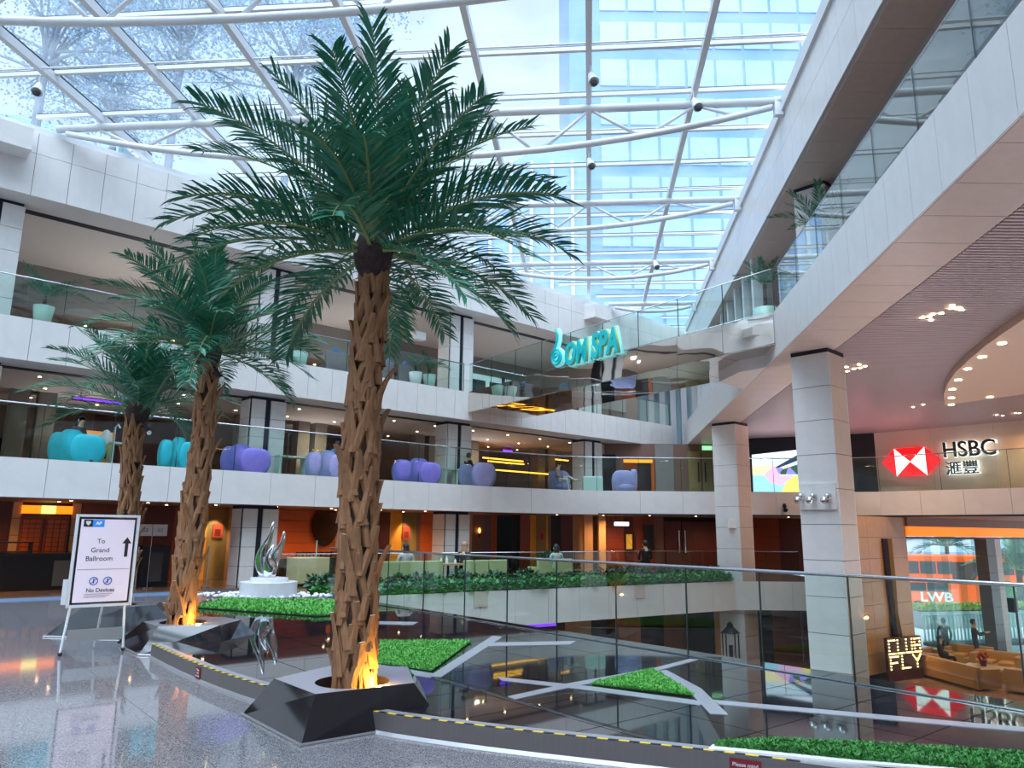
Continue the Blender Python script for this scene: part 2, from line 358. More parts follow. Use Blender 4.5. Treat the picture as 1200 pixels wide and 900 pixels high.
# small floor notice plates on curb
def plate(px, py, w, h, lines):
    p = at_z(px, py, .09); i = min(range(len(ne_s)), key=lambda k: math.dist(ne_s[k], p[:2])); a = np.array(ne_s[max(0, i-1)]); b = np.array(ne_s[min(i+1, len(ne_s)-1)]); u = (b-a)/np.hypot(*(b-a)); n = np.array([u[1], -u[0]])
    c = np.array(ne_s[i])+n*.036
    e = empty('step_notice', (c[0], c[1], .04)); par(e, None)
    bd = cube('plate', (c[0], c[1], .09), (w, .006, h), math.atan2(u[1], u[0]), mat('maroon_plate', (120, 30, 40), .4), e)
    text('lettering', lines, .04, frame((c[0]+n[0]*.004, c[1]+n[1]*.004, .09), u, n), M_whitep, e, extrude=.0005, width=w*.8)
    return e
M_whitep = mat('white_print', (240, 240, 240), .6)
tag(plate(880, 898, .22, .12, 'Please mind\nthe step'), 'maroon notice plate on the steel curb under the box hedge', 'notice')
tag(plate(220, 787, .13, .13, 'Please\nmind\nthe step'), 'maroon notice plate on the steel curb beside the small palm planter', 'notice')
# ---- balcony slabs and clad fronts
edge1 = [FS(-17), FS(10.2), (.8, 30.25), (2.2, 31.05), (3.65, 31.45), (7.2, 31.4), (11, 31.1), (13.4, 30.85), (14.9, 30.2), (18.0, 26.9), (26.5, 17.6)]
edge2 = [FS(-17), FS(22.2)]
edger = [FS(-17), FS(24)]
def slab(name, poly, z0, z1, mats, label): o = MB().prism(poly, z0, z1, 0, 1, 2).build(name, mats); return tag(o, label, 'balcony', kind='structure')
def back(e, d):
    return [(e[-1][0]+8, e[-1][1]+6)] if d is None else None
s1 = slab('balcony', edge1 + [(30, 21), (30, 40.3), (27.5, 38.75), (16.15, 31.15), (14.5, 35), (14.5, 46), FS(22, 14), FS(-17, 14)], Z1B, Z1T-.03, [M_joint, mat('level_one_floor', (170, 156, 146), .25, var=.1), M_brownceil], 'first floor balcony slab with pale stone front around the void')
s2 = slab('balcony', edge2 + [FS(22.2, 14), FS(-17, 14)], Z2B, Z2T-.03, [M_joint, mat('level_two_floor', (190, 184, 178), .3, var=.1), M_soffit], 'second floor balcony slab with pale stone front on the column side')
s3 = slab('roof_band', edger + [FS(24, 14), FS(-17, 14)], ZRB, ZRT, [M_joint, M_soffit, M_ceil], 'pale stone roof band under the curved end of the glass roof')
redge = [(RE(37), 37), (RE(18.9), 18.9), (RE(-6), -6)]
s4 = slab('balcony', [(RE(37), 37), (RE(-6), -6), (32, -6), (32, 16), (17, 32.5), (14.5, 38)], Z2B+.04, Z2T-.03, [M_joint, M_brownceil, M_ceil], 'second floor gallery slab above the bank hall')
s5 = slab('roof_band', [(RE(38)+.45, 38), (RE(-6)+.45, -6), (32, -6), (32, 16), (17, 32.5), (14.5, 38.5)], ZRB, ZRT, [M_joint, M_soffit, M_soffit], 'pale stone roof beam above the bank side gallery')
def clad(parent, pts, z0, z1, w, m, t=.035, rows=None):
    k = 0
    for a, b in zip(pts[:-1], pts[1:]):
        for p, q in split(a, b, w):
            for (r0, r1) in (rows or [(z0, z1)]):
                wallpanel('panel', p, q, r0, r1, t, m, parent, off=t/2+.004); k += 1
    return k
clad(s1, edge1[:2], Z1B, Z1T, 1.5, M_white); clad(s1, edge1[1:5], Z1B, Z1T, 1.5, M_white); clad(s1, edge1[4:], Z1B, Z1T, 1.6, M_white)
clad(s2, edge2, Z2B, Z2T, .87, M_white)
clad(s3, edger, ZRB, ZRT, .84, M_white, rows=[(ZRB, ZRB+1.19), (ZRB+1.2, ZRT)])
clad(s4, redge, Z2B, Z2T, .87, M_white)
clad(s5, [(RE(38)+.45, 38), (RE(-6)+.45, -6)], ZRB, ZRT, .9, M_white, rows=[(ZRB, ZRB+.99), (ZRB+1.0, ZRT)])
# soffit edge panels under the gallery and the roof beam
def soffit_strip(parent, x_of, y0, y1, wdt, z, step, m):
    y = y0
    while y < y1:
        q = [(x_of(y)+.01, y+.006), (x_of(y)+wdt, y+.006), (x_of(y+step)+wdt, y+step-.006), (x_of(y+step)+.01, y+step-.006)]
        MB().prism(q, z-.03, z).build('soffit_panel', m, parent); y += step
M_soffp = mat('taupe_soffit_panel', (206, 190, 182), .35, var=.05)
soffit_strip(s4, RE, -4, 37, 1.15, Z2B+.035, .95, M_soffp)
soffit_strip(s5, lambda y: RE(y)+.5, 0, 38, .95, ZRB, .95, M_soffp)
# dark recess lines along soffits (left side)
for sl, z in ((s2, Z2B), (s3, ZRB)):
    wallpanel('shadow_gap', FS(-17, 1.25), FS(22, 1.25), z-.02, z+.01, .28, M_navy, sl)
# corbel block on roof band
for s in (-6.9, 16.2):
    c = FS(s, -.35); cube('corbel', (c[0], c[1], ZRB+1.25), (1.15, .75, .6), math.atan2(FU[1], FU[0]), M_white, s3)
# ceiling (perforated, ridged) over bank hall: real ribs as one part
rib = MB(); 
for i in range(400):
    y = 4+i*.11
    if y > 34: break
    xe_ = 27 if y < 20 else 27-(y-20)*.93; rib.box(((RE(y)+1.2+xe_)/2, y+.05, Z2B+.025), (xe_-RE(y)-1.2, .05, .025))
ro = rib.build('ceiling_ribs', mat('ribbed_ceiling_metal', (186, 172, 176), .38, .35, var=.05), s4); ro['kind'] = 'stuff'
# oval dropped ceiling
ov = [at_z(x, y, 5.8) for x, y in ((1107, 475), (1106, 462), (1110, 450), (1120, 436), (1136, 421), (1155, 405), (1176, 390), (1200, 374), (1240, 352), (1300, 335), (1330, 440), (1200, 462), (1150, 469))]
ovp = [(p[0], p[1]) for p in ov]
od = MB().prism(ovp, 5.8, 5.975).build('ceiling', mat('cream_dropped_ceiling', (196, 170, 152), .5, var=.03)); tag(od, 'cream oval dropped ceiling with recessed downlights in the bank hall', 'ceiling', kind='structure')
def downlight(x, y, z, parent, r=.06):
    p = at_z(x, y, z); MB().lathe([(r, 0), (r, .012)], (0, 0, 0), 10).build('downlight', M_downl, None); o = bpy.context.scene.objects
    return p
DL = MB().lathe([(.055, -.01), (.055, 0)], n=10).mesh('downlight', M_downl); DLR = MB().lathe([(.085, -.006), (.085, 0)], n=12).mesh('downlight_rim', M_steel)
def dl(x, y, z, parent, sc=1.):
    p = at_z(x, y, z); link('downlight', DL, parent, Matrix.Translation((p[0], p[1], z-.004)) @ Matrix.Scale(sc, 4))
def dlw(p, z, parent, sc=1.): link('downlight', DL, parent, Matrix.Translation((p[0], p[1], z-.004)) @ Matrix.Scale(sc, 4))
for x, y in ((1115, 474), (1115, 466), (1116, 456), (1123, 445), (1134, 432), (1151, 418), (1174, 402), (1160, 465)): dl(x, y, 5.8, od, 1.5)
for x, y in ((1081, 372), (1089, 371), (1091, 375), (1093, 368), (1103, 367), (1115, 361), (1116, 358), (1121, 361), (1125, 361), (1127, 363), (992, 430), (993, 435), (1001, 432), (1007, 427), (1014, 429), (1008, 431), (1168, 486), (1175, 487), (1190, 484), (1195, 484), (1070, 477), (1082, 474)): dl(x, y, Z2B+.01, s4, .8)
# ---- columns of the left facade
def tile_stack(par_, c, size, rz, z0, z1, h, m, name='panel'):
    n = max(1, round((z1-z0)/h)); hh = (z1-z0)/n
    for i in range(n): cube(name, (c[0], c[1], z0+hh*(i+.5)), (size[0], size[1], hh-.012), rz, m, par_)
RZF = math.atan2(FU[1], FU[0]); CN = .72
def facade_col(s, levels, label):
    s = s+CN*(s+8.87)/22
    e = empty('column', (*FS(s+.7, CN+.4), 0), label=label, cat='column', kind='structure')
    for z0, z1 in levels:
        c = FS(s+.8, CN+.4); cube('core', (c[0], c[1], (z0+z1)/2), (1.16, .72, z1-z0), RZF, M_navy, e)
        c = FS(s+.485, CN); tile_stack(e, c, (.45, .06), RZF, z0, z1-.1, .62, M_white)
        c = FS(s+1.155, CN); tile_stack(e, c, (.51, .06), RZF, z0, z1-.1, .62, M_white)
        c = FS(s+.23, CN+.4); tile_stack(e, c, (.04, .72), RZF, z0, z1-.1, .62, M_white)
    return e
LV = [(-.005, Z1B), (Z1T-.03, Z2B), (Z2T-.03, ZRB)]
for i, (k, lb) in enumerate(((-1, 'split pale stone column left of the turquoise chairs'), (0, 'split pale stone column behind the chrome sculpture'), (1, 'split pale stone column beside the potted palms of the upper balcony'), (2, 'split pale stone column behind the green square table'))):
    if k == 2: facade_col(.1+7.65*k, LV[1:], lb)
    else: facade_col(.1+7.65*k, LV, lb)
# ---- square columns of the bank side
def sq_col(c, w, az, z0, z1, h, label, mL, mR, extra=None):
    e = empty('column', (c[0], c[1], z0), label=label, cat='column', kind='structure'); u = azv(az); v = np.array([-u[1], u[0]]); rz = math.atan2(u[1], u[0])
    cube('core', (c[0], c[1], (z0+z1)/2), (w-.08, w-.08, z1-z0), rz, M_joint, e)
    for sgn, d, m, r in ((1, u, mR, rz+math.pi/2), (-1, u, mR, rz+math.pi/2), (1, v, mL, rz), (-1, v, mL, rz)):
        p = np.array(c)+d*sgn*(w/2-.02); tile_stack(e, p, (w-.004 if d is v else w-.084, .04), r, z0, z1-.12, h, m)
    cube('head_band', (c[0], c[1], z1-.06), (w*.98, w*.98, .12), rz, M_navy, e)
    return e
cn = (7.25, 17.15)
c1 = sq_col(cn, .9, 136, ZL, Z2B+.035, .78, 'tall square stone column carrying three spotlights beside the void', M_white, M_white2)
c2 = sq_col((8.55, 28.8), 1.0, 136, ZL, Z2B+.035, .8, 'square stone column beside the video wall', M_white, M_white2)
sq_col((7.7, 17.6), .8, 136, Z2T-.03, ZRB, .8, 'square stone column of the upper gallery beside the indoor palm', M_white, M_white2)
# wall beyond gallery
wr = wallpanel('wall_right', (31, 17), (31, -6), ZL, 12, .2, M_brownwall); tag(wr, 'brown back wall of the bank hall', 'wall', kind='structure')
wb = wallpanel('wall_back', (-22, -6.2), (30, -6.2), 0, 12.4, .3, M_white); tag(wb, 'pale stone wall behind the viewer', 'wall', kind='structure')
wl = wallpanel('wall_left', (-22.2, 12), (-22.2, -6), 0, 12.4, .3, M_white); tag(wl, 'pale stone wall at the near left end of the hall', 'wall', kind='structure')
# gallery back glazing posts (right gallery far part, white fins)
for i in range(9):
    p = at_z(812+i*11, 350, 8.6) if False else (RE(24+i*1.4)+.9, 24+i*1.4)
fins = empty('window_1', (RE(28)+1, 28, Z2T), label='row of white vertical fins with glazing on the upper gallery', cat='window', kind='structure')
for i in range(10):
    y = 22.5+i*1.5; cube('fin', (RE(y)+.75, y, (Z2T+ZRB)/2), (.3, .14, ZRB-Z2T), 0, M_steel, fins)
    if i < 9: cube('pane', (RE(y+.75)+.8, y+.75, (Z2T+ZRB)/2), (.02, 1.3, ZRB-Z2T-.1), math.radians(-6.6), M_lobbyglass, fins)
# ---- hedge front (edge of restaurant floor)
hf = [V1, (8.2, 28.), (12.4, 28.)]
hw = empty('wall_hedge', (V1[0], V1[1], 0), label='pale stone slab front below the hedge across the void', cat='wall', kind='structure')
for a, b in zip(hf[:-1], hf[1:]):
    for p, q in split(a, b, 1.18): wallpanel('panel', p, q, -.98, .03, .04, M_white, hw, off=.03)
for x, y in ((562, 702), (748, 693)):
    p = at_plane(x, y, V1, 57); u = azv(57); cube('vent', (p[0]+.04, p[1]-.06, p[2]), (.45, .03, .42), math.atan2(u[1], u[0]), M_soffp, hw)
# ---- lower level walls
lw = empty('wall_lower', (0, 28, ZL), label='brown panelled wall of the lower floor under the hedge', cat='wall', kind='structure')
la, lb_ = np.array((-6.5, 23.2)), np.array((7.4, 32.6)); cols = [M_brownwall, M_dark, M_brownwall, M_woodd, M_dark, M_brownwall, M_dark, M_woodd, M_tan, M_dark, M_brownwall, M_dark]
for i, (p, q) in enumerate(split(la, lb_, 1.3)): wallpanel('panel', p, q, ZL, -.95, .06, cols[i % len(cols)], lw)
for i, (p, q) in enumerate(split((7.4, 32.6), (12.4, 32.9), 1.2)): wallpanel('panel', p, q, ZL, -.95, .06, [M_dark, M_tan, M_dark, M_brownwall][i % 4], lw)
wallpanel('panel', (12.45, 33.0), (12.45, 28.05), ZL, -.95, .06, M_brownwall, lw); wallpanel('panel', (12.45, 28.3), (11.9, 27.5), ZL, -.95, .06, M_brownwall, lw)
# tan wall closing lobby
tw = empty('wall_lobby', (14, 29, ZL), label='tan stone tiled lobby wall with hanging dark curtain', cat='wall', kind='structure')
TA, TB = (11.2, 27.1), (16.15, 30.9)
zz = [ZL+.2, -2.6, -1.7, -.85, .0, .85, 1.65, Z1B]
for p, q in split(TA, TB, 1.6):
    for z0, z1 in zip(zz[:-1], zz[1:]): wallpanel('tile', p, q, z0, z1-.012, .05, M_tan, tw)
wallpanel('base', TA, TB, ZL, ZL+.19, .05, M_dark, tw)
cube('core', ((TA[0]+TB[0])/2+.06, (TA[1]+TB[1])/2-.08+.2, (ZL+Z1B)/2), (6.1, .06, Z1B-ZL), math.atan2(TB[1]-TA[1], TB[0]-TA[0]), M_joint, tw)
cu = MB(); 
for x0, m_ in ((1042, 0), (1047, 1)):
    p = at_plane(x0, 700, TA, 52.5)
    for k in range(5):
        o = -.12+k*.06; cu.tube([(p[0]+o-.05, p[1]+o*.8-.12, 1.6), (p[0]+o*.8-.03, p[1]+o*.6-.14, 0), (p[0]+o*.5, p[1]+o*.4-.12, -1.2), (p[0]+o*1.3+.05, p[1]+o-.12, -2.5)], [.05, .05, .035, .06], 6, m_)
cuo = cu.build('curtain', [mat('dark_plum_cloth', (44, 32, 52), .9), mat('olive_gold_cloth', (124, 98, 52), .8)], None, True); tag(cuo, 'dark plum and gold cloth hanging on the tan lobby wall', 'curtain')
# entrance glazing
GA, GB = np.array((16.15, 30.95)), np.array((27.5, 38.6)); gu = (GB-GA)/np.hypot(*(GB-GA)); grz = math.atan2(gu[1], gu[0])
win = empty('window_2', (GA[0], GA[1], ZL), label='tall clear entrance glazing with glass fins behind the lobby sofas', cat='window', kind='structure')
for i, (p, q) in enumerate(split(GA, GB, 1.35, .02)):
    wallpanel('pane', p, q, ZL+.02, 1.6, .02, M_lobbyglass, win)
    n = np.array([gu[1], -gu[0]]); c = q+n*.15; cube('glass_fin', (c[0], c[1], (ZL+1.6)/2), (.025, .28, 5.1), grz, glass('fin_glass', (.80, .92, .90), .05, 3, .6), win)
wallpanel('transom', GA, GB, 1.6, 1.68, .2, M_black, win)
wallpanel('light_cove', GA, GB, 1.7, 2.1, .25, mat('orange_cove_glow', (255, 140, 30), .5, emit=(255, 120, 12), estr=.75), win)
wallpanel('bulkhead', GA, GB, 2.1, Z1B, .3, M_brownceil, win)
p = at_plane(1163, 720, GA-np.array((-.2, .4)), 56); e = empty('column', (p[0], p[1], ZL), label='dark granite and white column in the entrance glazing', cat='column', kind='structure')
for i in range(7): cube('panel', (p[0], p[1], ZL+.37+i*.73), (.78, .5, .72), grz, mat('dark_granite', (88, 88, 92), .25, var=.2, vscale=20), e)
for i in range(7): cube('panel', (p[0]+gu[0]*.66, p[1]+gu[1]*.66, ZL+.37+i*.73), (.52, .5, .72), grz, M_white, e)
# dark line under L1 front + downlight soffit strip
for a, b in zip(edge1[4:-1], edge1[5:]): wallpanel('shadow_gap', a, b, Z1B-.012, Z1B+.05, .02, M_black, s1, off=.045)
# ---- upper wall with bank sign and video wall (first floor)
hsb = empty('wall_bank', (17, 29, Z1T), label='polished stone bank wall carrying the lit bank sign', cat='wall', kind='structure')
HO = np.array((.743, .669))*1.0; HA, HB = np.array((14.6, 30.5))+HO, np.array((26.5, 17.6))+HO
M_bankstone = mat('polished_beige_stone', (206, 186, 170), .12, var=.06, vscale=1.5)
for p, q in split(HA, HB, 2.3): 
    wallpanel('panel', p, q, Z1T-.03, Z2B+.06, .06, M_bankstone, hsb)
vw = empty('wall_video', (11, 33, Z1T), label='dark wall around the video screen beside the square column', cat='wall', kind='structure')
wallpanel('panel', (9.3, 34.2), HA, Z1T-.03, Z2B+.04, .08, M_black, vw)
dr = empty('door_1', (7.6, 35.6, Z1T), label='olive double door with long dark handles beside the far column', cat='door', kind='structure')
for x0, x1 in ((806, 822), (822.5, 838)):
    a = at_Y(x0, 536, 35.6); b = at_Y(x1, 577, 35.6)
    lf = cube('door_leaf', ((a[0]+b[0])/2, 35.6, (Z1T+5.6)/2), (b[0]-a[0], .06, 5.6-Z1T), 0, M_olive, dr)
    xx = b[0]-.12 if x0 < 815 else a[0]+.12
    cube('handle', (xx, 35.53, 4.6), (.05, .05, .95), 0, M_black, lf)
wallpanel('wall', (4.5, 35.75), (10.5, 35.75), Z1T-.03, Z2B, .1, M_brownwall, dr)
for x0, x1, m_, zt_ in ((700, 722, M_dark, 5.4), (722, 731, M_brownwall, 5.6), (731, 747, M_wood, 5.2), (747, 763, M_dark, 5.2), (763, 767, M_orange, 5.2), (768, 790, M_greywall, 5.9)):
    a = at_Y(x0, 560, 35.66); b = at_Y(x1, 560, 35.66); cube('panel', ((a[0]+b[0])/2, 35.66, (Z1T+zt_)/2), (b[0]-a[0]-.02, .06, zt_-Z1T), 0, m_, dr)
a = at_Y(731, 540, 35.5); b = at_Y(765, 543, 35.5); cube('amber_strip', ((a[0]+b[0])/2, 35.6, a[2]), (b[0]-a[0], .05, .16), 0, mat('amber_wall_glow', (230, 150, 50), .5, emit=(240, 150, 40), estr=.9), dr)
fe_ = empty('wall_end', (10, 44, Z1T), label='dark end wall with white window fins beyond the footbridge', cat='wall', kind='structure')
wallpanel('panel', (1, 46), (17, 42.5), Z1T, ZRT, .2, M_brownwall, fe_); wallpanel('panel', (2, 40), (12.4, 40), -.9, Z1B, .2, M_dark, fe_)
for i in range(9): cube('fin', (7.4+i*.55, 38.9-i*.12, 8.2), (.3, .3, 4.4), 0, M_steel, fe_)
wallpanel('glazing', (6.8, 39.4), (13, 38.2), 5.9, ZRB, .05, mat('pale_daylit_glazing', (176, 206, 216), .2), fe_)
# ---- bridge with mirrored fascia
BA, BB = np.array((-1.72, 28.55)), np.array((6.38, 17.42)); bu = (BB-BA)/np.hypot(*(BB-BA)); bn = np.array([-bu[1], bu[0]])
bn = bn if bn[1] > 0 else -bn          # far side
br = empty('bridge', (2.3, 23, 6.3), label='mirror clad footbridge at second floor carrying the turquoise spa sign', cat='bridge', kind='structure')
W = 2.6
MB().prism([tuple(BA), tuple(BB), tuple(BB+bn*W), tuple(BA+bn*W)], 6.32, 7.02).build('deck', M_soffit, br)
M_mir = mat('rippled_mirror_steel', (222, 216, 208), .03, 1.0, bump=.55, bscale=1.1)
for n_ in M_mir.node_tree.nodes:
    if n_.type == 'TEX_NOISE': n_.inputs['Detail'].default_value = .6
for nm, A_, B_, off in (('mirror_panel', BA, BB, .02), ('mirror_panel', BB+bn*W, BA+bn*W, .02)):
    for p, q in split(A_, B_, 1.45, .015): wallpanel(nm, p, q, 6.28, 7.06, .03, M_mir, br, off=-off if False else (off if np.dot(np.array([(q-p)[1], -(q-p)[0]]), -bn if A_ is BA else bn) > 0 else -off))
n = 8
for i in range(n):
    a = BA+(BB-BA)*(i/n); b = BA+(BB-BA)*((i+1)/n)
    MB().prism([tuple(a+bu*.01), tuple(b-bu*.01), tuple(b-bu*.01+bn*W), tuple(a+bu*.01+bn*W)], 6.26, 6.32).build('mirror_soffit', M_mir, br)
# wedge end block where the bridge meets the gallery
wd = [(RE(18.6)-.02, 18.6), (RE(21.6)-.02, 21.6), (RE(20.5)-.9, 20.6), (RE(18.9)-.55, 19.2)]
wdo = MB().prism(wd, Z2B, 6.28).build('end_block', M_white, br)
# ---- glass balustrades
M_jglass = mat('dark_glass_edge', (52, 66, 64), .2)
def balustrade(name, pts, z0, z1, w, label, rail_r=.022, parent_off=0., rail=True, joint=True, group=None):
    e = empty(name, (pts[0][0], pts[0][1], z0), label=label, cat='railing', group=group)
    for a, b in zip(pts[:-1], pts[1:]):
        for p, q in split(a, b, w, .016): wallpanel('pane', p, q, z0, z1, .018, M_bal, e); cube('joint', (q[0], q[1], (z0+z1)/2), (.014, .02, z1-z0), math.atan2((q-p)[1], (q-p)[0]), M_jglass, e)
    if rail: MB().tube([(p[0], p[1], z1+.01) for p in pts], rail_r, 8).build('handrail', M_rail, e, True)
    return e
inn = lambda pts, d: [tuple(np.array(p)) for p in offset_line(pts, -d)]
e1 = inn(smoothline(edge1, 0), .12)
balustrade('glass_balustrade', e1[:8], Z1T, 4.85, 1.75, 'clear glass balustrade along the first floor lounge front', .022)
balustrade('glass_balustrade', e1[7:], Z1T, 4.85, 1.9, 'clear glass balustrade in front of the lit bank sign', .022)
balustrade('glass_balustrade', [FS(-17, .12), FS(8.8, .12)], Z2T, 8.18, 1.75, 'clear glass balustrade of the second floor beside the potted palms', .02)
balustrade('glass_balustrade', [FS(9.2, .12), FS(22.2, .12)], Z2T, 8.18, 1.75, 'clear glass balustrade of the second floor behind the spa sign', .016)
balustrade('glass_balustrade', [(BA[0]+bn[0]*.05, BA[1]+bn[1]*.05), (BB[0]+bn[0]*.05, BB[1]+bn[1]*.05)], 7.06, 8.18, 1.45, 'clear glass balustrade on the near side of the footbridge', .014)
balustrade('glass_balustrade', [tuple(BA+bn*(W-.1)), tuple(BB+bn*(W-.1))], 7.06, 7.95, 1.45, 'clear glass balustrade on the far side of the footbridge', .014)
balustrade('glass_balustrade', [(RE(17.3)+.1, 17.3), (RE(-5)+.1, -5)], Z2T, 8.18, 1.6, 'glass balustrade along the bank side gallery reflecting the roof', .012)
rl = [(-4.35, 18.35), (-.83, 14.22), (.75, 12.2), (2.36, 10.24), (3.76, 8.5), (4.78, 7.25), (7.3, 4.25)]
balustrade('glass_balustrade', rl, .16, 1.29, 1.35, 'glass balustrade with steel handrail on the black platform', .021)
MB().tube([(p[0], p[1], .168) for p in rl], .01, 6).build('base_channel', M_rail, bpy.data.objects['glass_balustrade.007'] if 'glass_balustrade.007' in bpy.data.objects else None)
# restaurant inner balustrade behind hedge
balustrade('glass_balustrade', [tuple(np.array(V1)+np.array((-.552, .834))*3.4), tuple(np.array((8.2, 28.))+np.array((-.552, .834))*3.4), (12.2, 32.2)], .0, 1.0, 1.5, 'low glass balustrade behind the hedge planting of the restaurant', .014)
# ---- glass roof
RD = azv(5.9); RPX = 2.67; RZ = 12.72
rf = empty('glass_roof', (-3, 18, RZ), label='flat glazed roof on white steel trusses over the hall', cat='roof', kind='structure')
def fac_n(p): return float((np.array(p)-FB) @ FN)
def rafter(k): 
    o = np.array((1.53+RPX*k, 13.69)); return o
KS = list(range(-8, 3))
def xr(k, y): o = rafter(k); return o[0]+(y-o[1])*RD[0]/RD[1]
TY = lambda j, x: 16.93+5.65*j - (x-6.93)*math.tan(math.radians(5))
rows = [(-6 + i*1.883) for i in range(25)]
for k in KS:
    y1 = 38.
    for i in range(400):
        y = -6+i*.11
        if fac_n((xr(k, y), y)) > .5 or y > 38: y1 = y; break
    if k == 2:
        continue
    if y1 < -4: continue
    a = np.array((xr(k, -6), -6)); b = np.array((xr(k, y1), y1)); c = (a+b)/2; L = math.dist(a, b); rz = math.atan2((b-a)[1], (b-a)[0])
    rr = cube('rafter', (c[0], c[1], RZ), (L, .14, .22), rz, M_steel, rf)
    cube('rafter_cap', (c[0], c[1], RZ+.15), (L, .06, .08), rz, M_black, rr)
ROFF = (16.93 - (-6)) % 1.883
for i in range(26):
    yb = -6 + ROFF + i*1.883
    xe = RE(yb)+.55
    def yat(x): return yb-(x-6.9)*math.tan(math.radians(5))
    # west end on the facade
    x0 = -16.
    while fac_n((x0, yat(x0))) > .4 and x0 < 8: x0 += .1
    if x0 > xe-.5: continue
    a = np.array((x0, yat(x0))); b = np.array((xe, yat(xe))); c = (a+b)/2; rz = math.atan2((b-a)[1], (b-a)[0])
    pu = cube('purlin', (c[0], c[1], RZ+.12), (math.dist(a, b), .09, .1), rz, M_steel, rf)
    cube('purlin_cap', (c[0], c[1], RZ+.185), (math.dist(a, b), .045, .05), rz, M_black, pu)
    MB().tube([(a[0], a[1]-.45, RZ-.05), (b[0], b[1]-.45, RZ-.05)], .022, 6).build('sprinkler_pipe', M_steel, rf) if i % 2 else None
    # panes of this row
    for k in KS[:-1]:
        xa = xr(k, yb+.9)+.03; xb = min(xr(k+1, yb+.9)-.03, RE(yb)+.6)
        if xb-xa < .3: continue
        xm = (xa+xb)/2
        if fac_n((xm, yat(xm)+.94)) > 1.6: continue
        cube('roof_pane', (xm, yat(xm)+.94, RZ+.2), (xb-xa, 1.85, .02), math.radians(-5.4), M_roofglass, rf)
def truss(j):
    # west end where it meets the facade
    x0 = -16.
    while fac_n((x0, TY(j, x0))) > -.05 and x0 < 6: x0 += .05
    x1 = RE(TY(j, 7))+.42; n = 16
    e = empty('roof_truss', (x1, TY(j, x1), 12.2)); par(e, None)
    top = [(x0, TY(j, x0), 12.45), (x1, TY(j, x1), 12.45)]
    MB().tube(top, .105, 12).build('top_chord', M_steel, e, True)
    sag = min(1.15, (x1-x0)*.056)
    bot = []
    for i in range(n+1):
        t = i/n; x = x0+.3+(x1-x0-.6)*t; bot.append((x, TY(j, x), 12.3-sag*(1-abs(2*t-1)**2.2)))
    MB().tube(bot, .085, 12).build('bottom_chord', M_steel, e, True)
    # webs at the rafters
    ks = [k for k in KS if x0+.6 < xr(k, TY(j, 0)) < x1-.6]
    zb = lambda x: float(np.interp(x, [b[0] for b in bot], [b[2] for b in bot]))
    nodes = [xr(k, TY(j, 0)) for k in ks]
    allx = [x0+.05]+nodes+[x1-.05]
    for a, b in zip(allx[:-1], allx[1:]):
        if b-a < .8: continue
        m = (a+b)/2
        if b-a > 1.8:
            MB().tube([(a, TY(j, a), 12.43), (m-.12, TY(j, m), zb(m))], .045, 8).build('web', M_steel, e, True)
            MB().tube([(b, TY(j, b), 12.43), (m+.12, TY(j, m), zb(m))], .045, 8).build('web', M_steel, e, True)
    cube('bracket', (x1-.1, TY(j, x1), 12.3), (.3, .16, .5), 0, M_steel, e)
    return e
TN = ['white steel truss over the viewer', 'white steel truss just above the near palm', 'white steel truss nearest the tall palm crown', 'white steel truss crossing behind the tall palm crown', 'white steel truss over the footbridge', 'white steel truss beyond the footbridge', 'short white steel truss at the far end of the roof']
for j in range(-3, 4): tag(truss(j), TN[j+3], 'truss', 'roof trusses')
# white edge beam on the right and left
cube('eaves_beam', (RE(16)+.42, 16, 12.35), (.16, 44, .35), math.radians(-6.65), M_steel, rf)
cube('eaves_beam', (*FS(3.5, .15), 12.3), (41, .22, .22), RZF, M_steel, rf)
# =================================================================== INTERIORS
def fpl(x, y, n=0.): p = at_plane(x, y, FS(0, n), 48); return float((p[:2]-FB) @ FU), float(p[2])
wg = empty('wall_restaurant', (*FS(0, 4.2), 0), label='warm panelled back wall of the ground floor restaurants', cat='wall', kind='structure')
wallpanel('backing', FS(-17, 4.35), FS(11.5, 4.35), 0, Z1B, .1, M_dark, wg)
def gp(name, x0, x1, m, y0=None, y1=None, n=4.2, t=.12, parent=None, z0=0., z1=Z1B-.005):
    ym = 645 if y0 is None else (y0+y1)/2
    s0, _ = fpl(x0, ym, n); s1, _ = fpl(x1, ym, n)
    if y0 is not None: z1 = fpl((x0+x1)/2, y0, n)[1]; z0 = fpl((x0+x1)/2, y1, n)[1]
    return wallpanel(name, FS(s0, n), FS(s1, n), z0, z1, t, m, parent or wg)
def tiled(x0, x1, m, rows=5, n=4.2, t=.12):
    for i in range(rows): gp('panel', x0, x1, m, n=n, t=t, z0=i*Z1B/rows+.006, z1=(i+1)*Z1B/rows-.006)
gp('panel', -60, 8, M_woodd); tiled(8, 19, M_tan)
tiled(79, 89, M_tan); tiled(90, 165, M_wood, 4); tiled(165, 200, M_woodd, 3); gp('panel', 200, 208, M_wood)
gp('panel', 208, 240, M_yellow); gp('panel', 240, 268, M_olive, n=4.22); gp('reveal', 268, 277, M_tan, n=3.9, t=.6); tiled(277, 322, M_woodd, 3)
tiled(322, 369, M_orange, 6); tiled(369, 396, M_orange, 4); tiled(396, 441, M_wood, 5)
gp('panel', 441, 455, M_woodd); gp('panel', 455, 469, M_yellow); gp('panel', 469, 487, M_olive, n=4.22); gp('panel', 487, 491, M_brownwall); tiled(491, 505, M_orange, 6); gp('panel', 505, 552, M_tan)
gp('panel', 552, 566, M_brownwall); gp('panel', 566, 574, mat('mauve_panel', (120, 90, 104), .4)); gp('panel', 574, 581, M_orange); 
for x0, x1, m in ((581, 609, M_dark),): gp('opening', x0, x1, m)
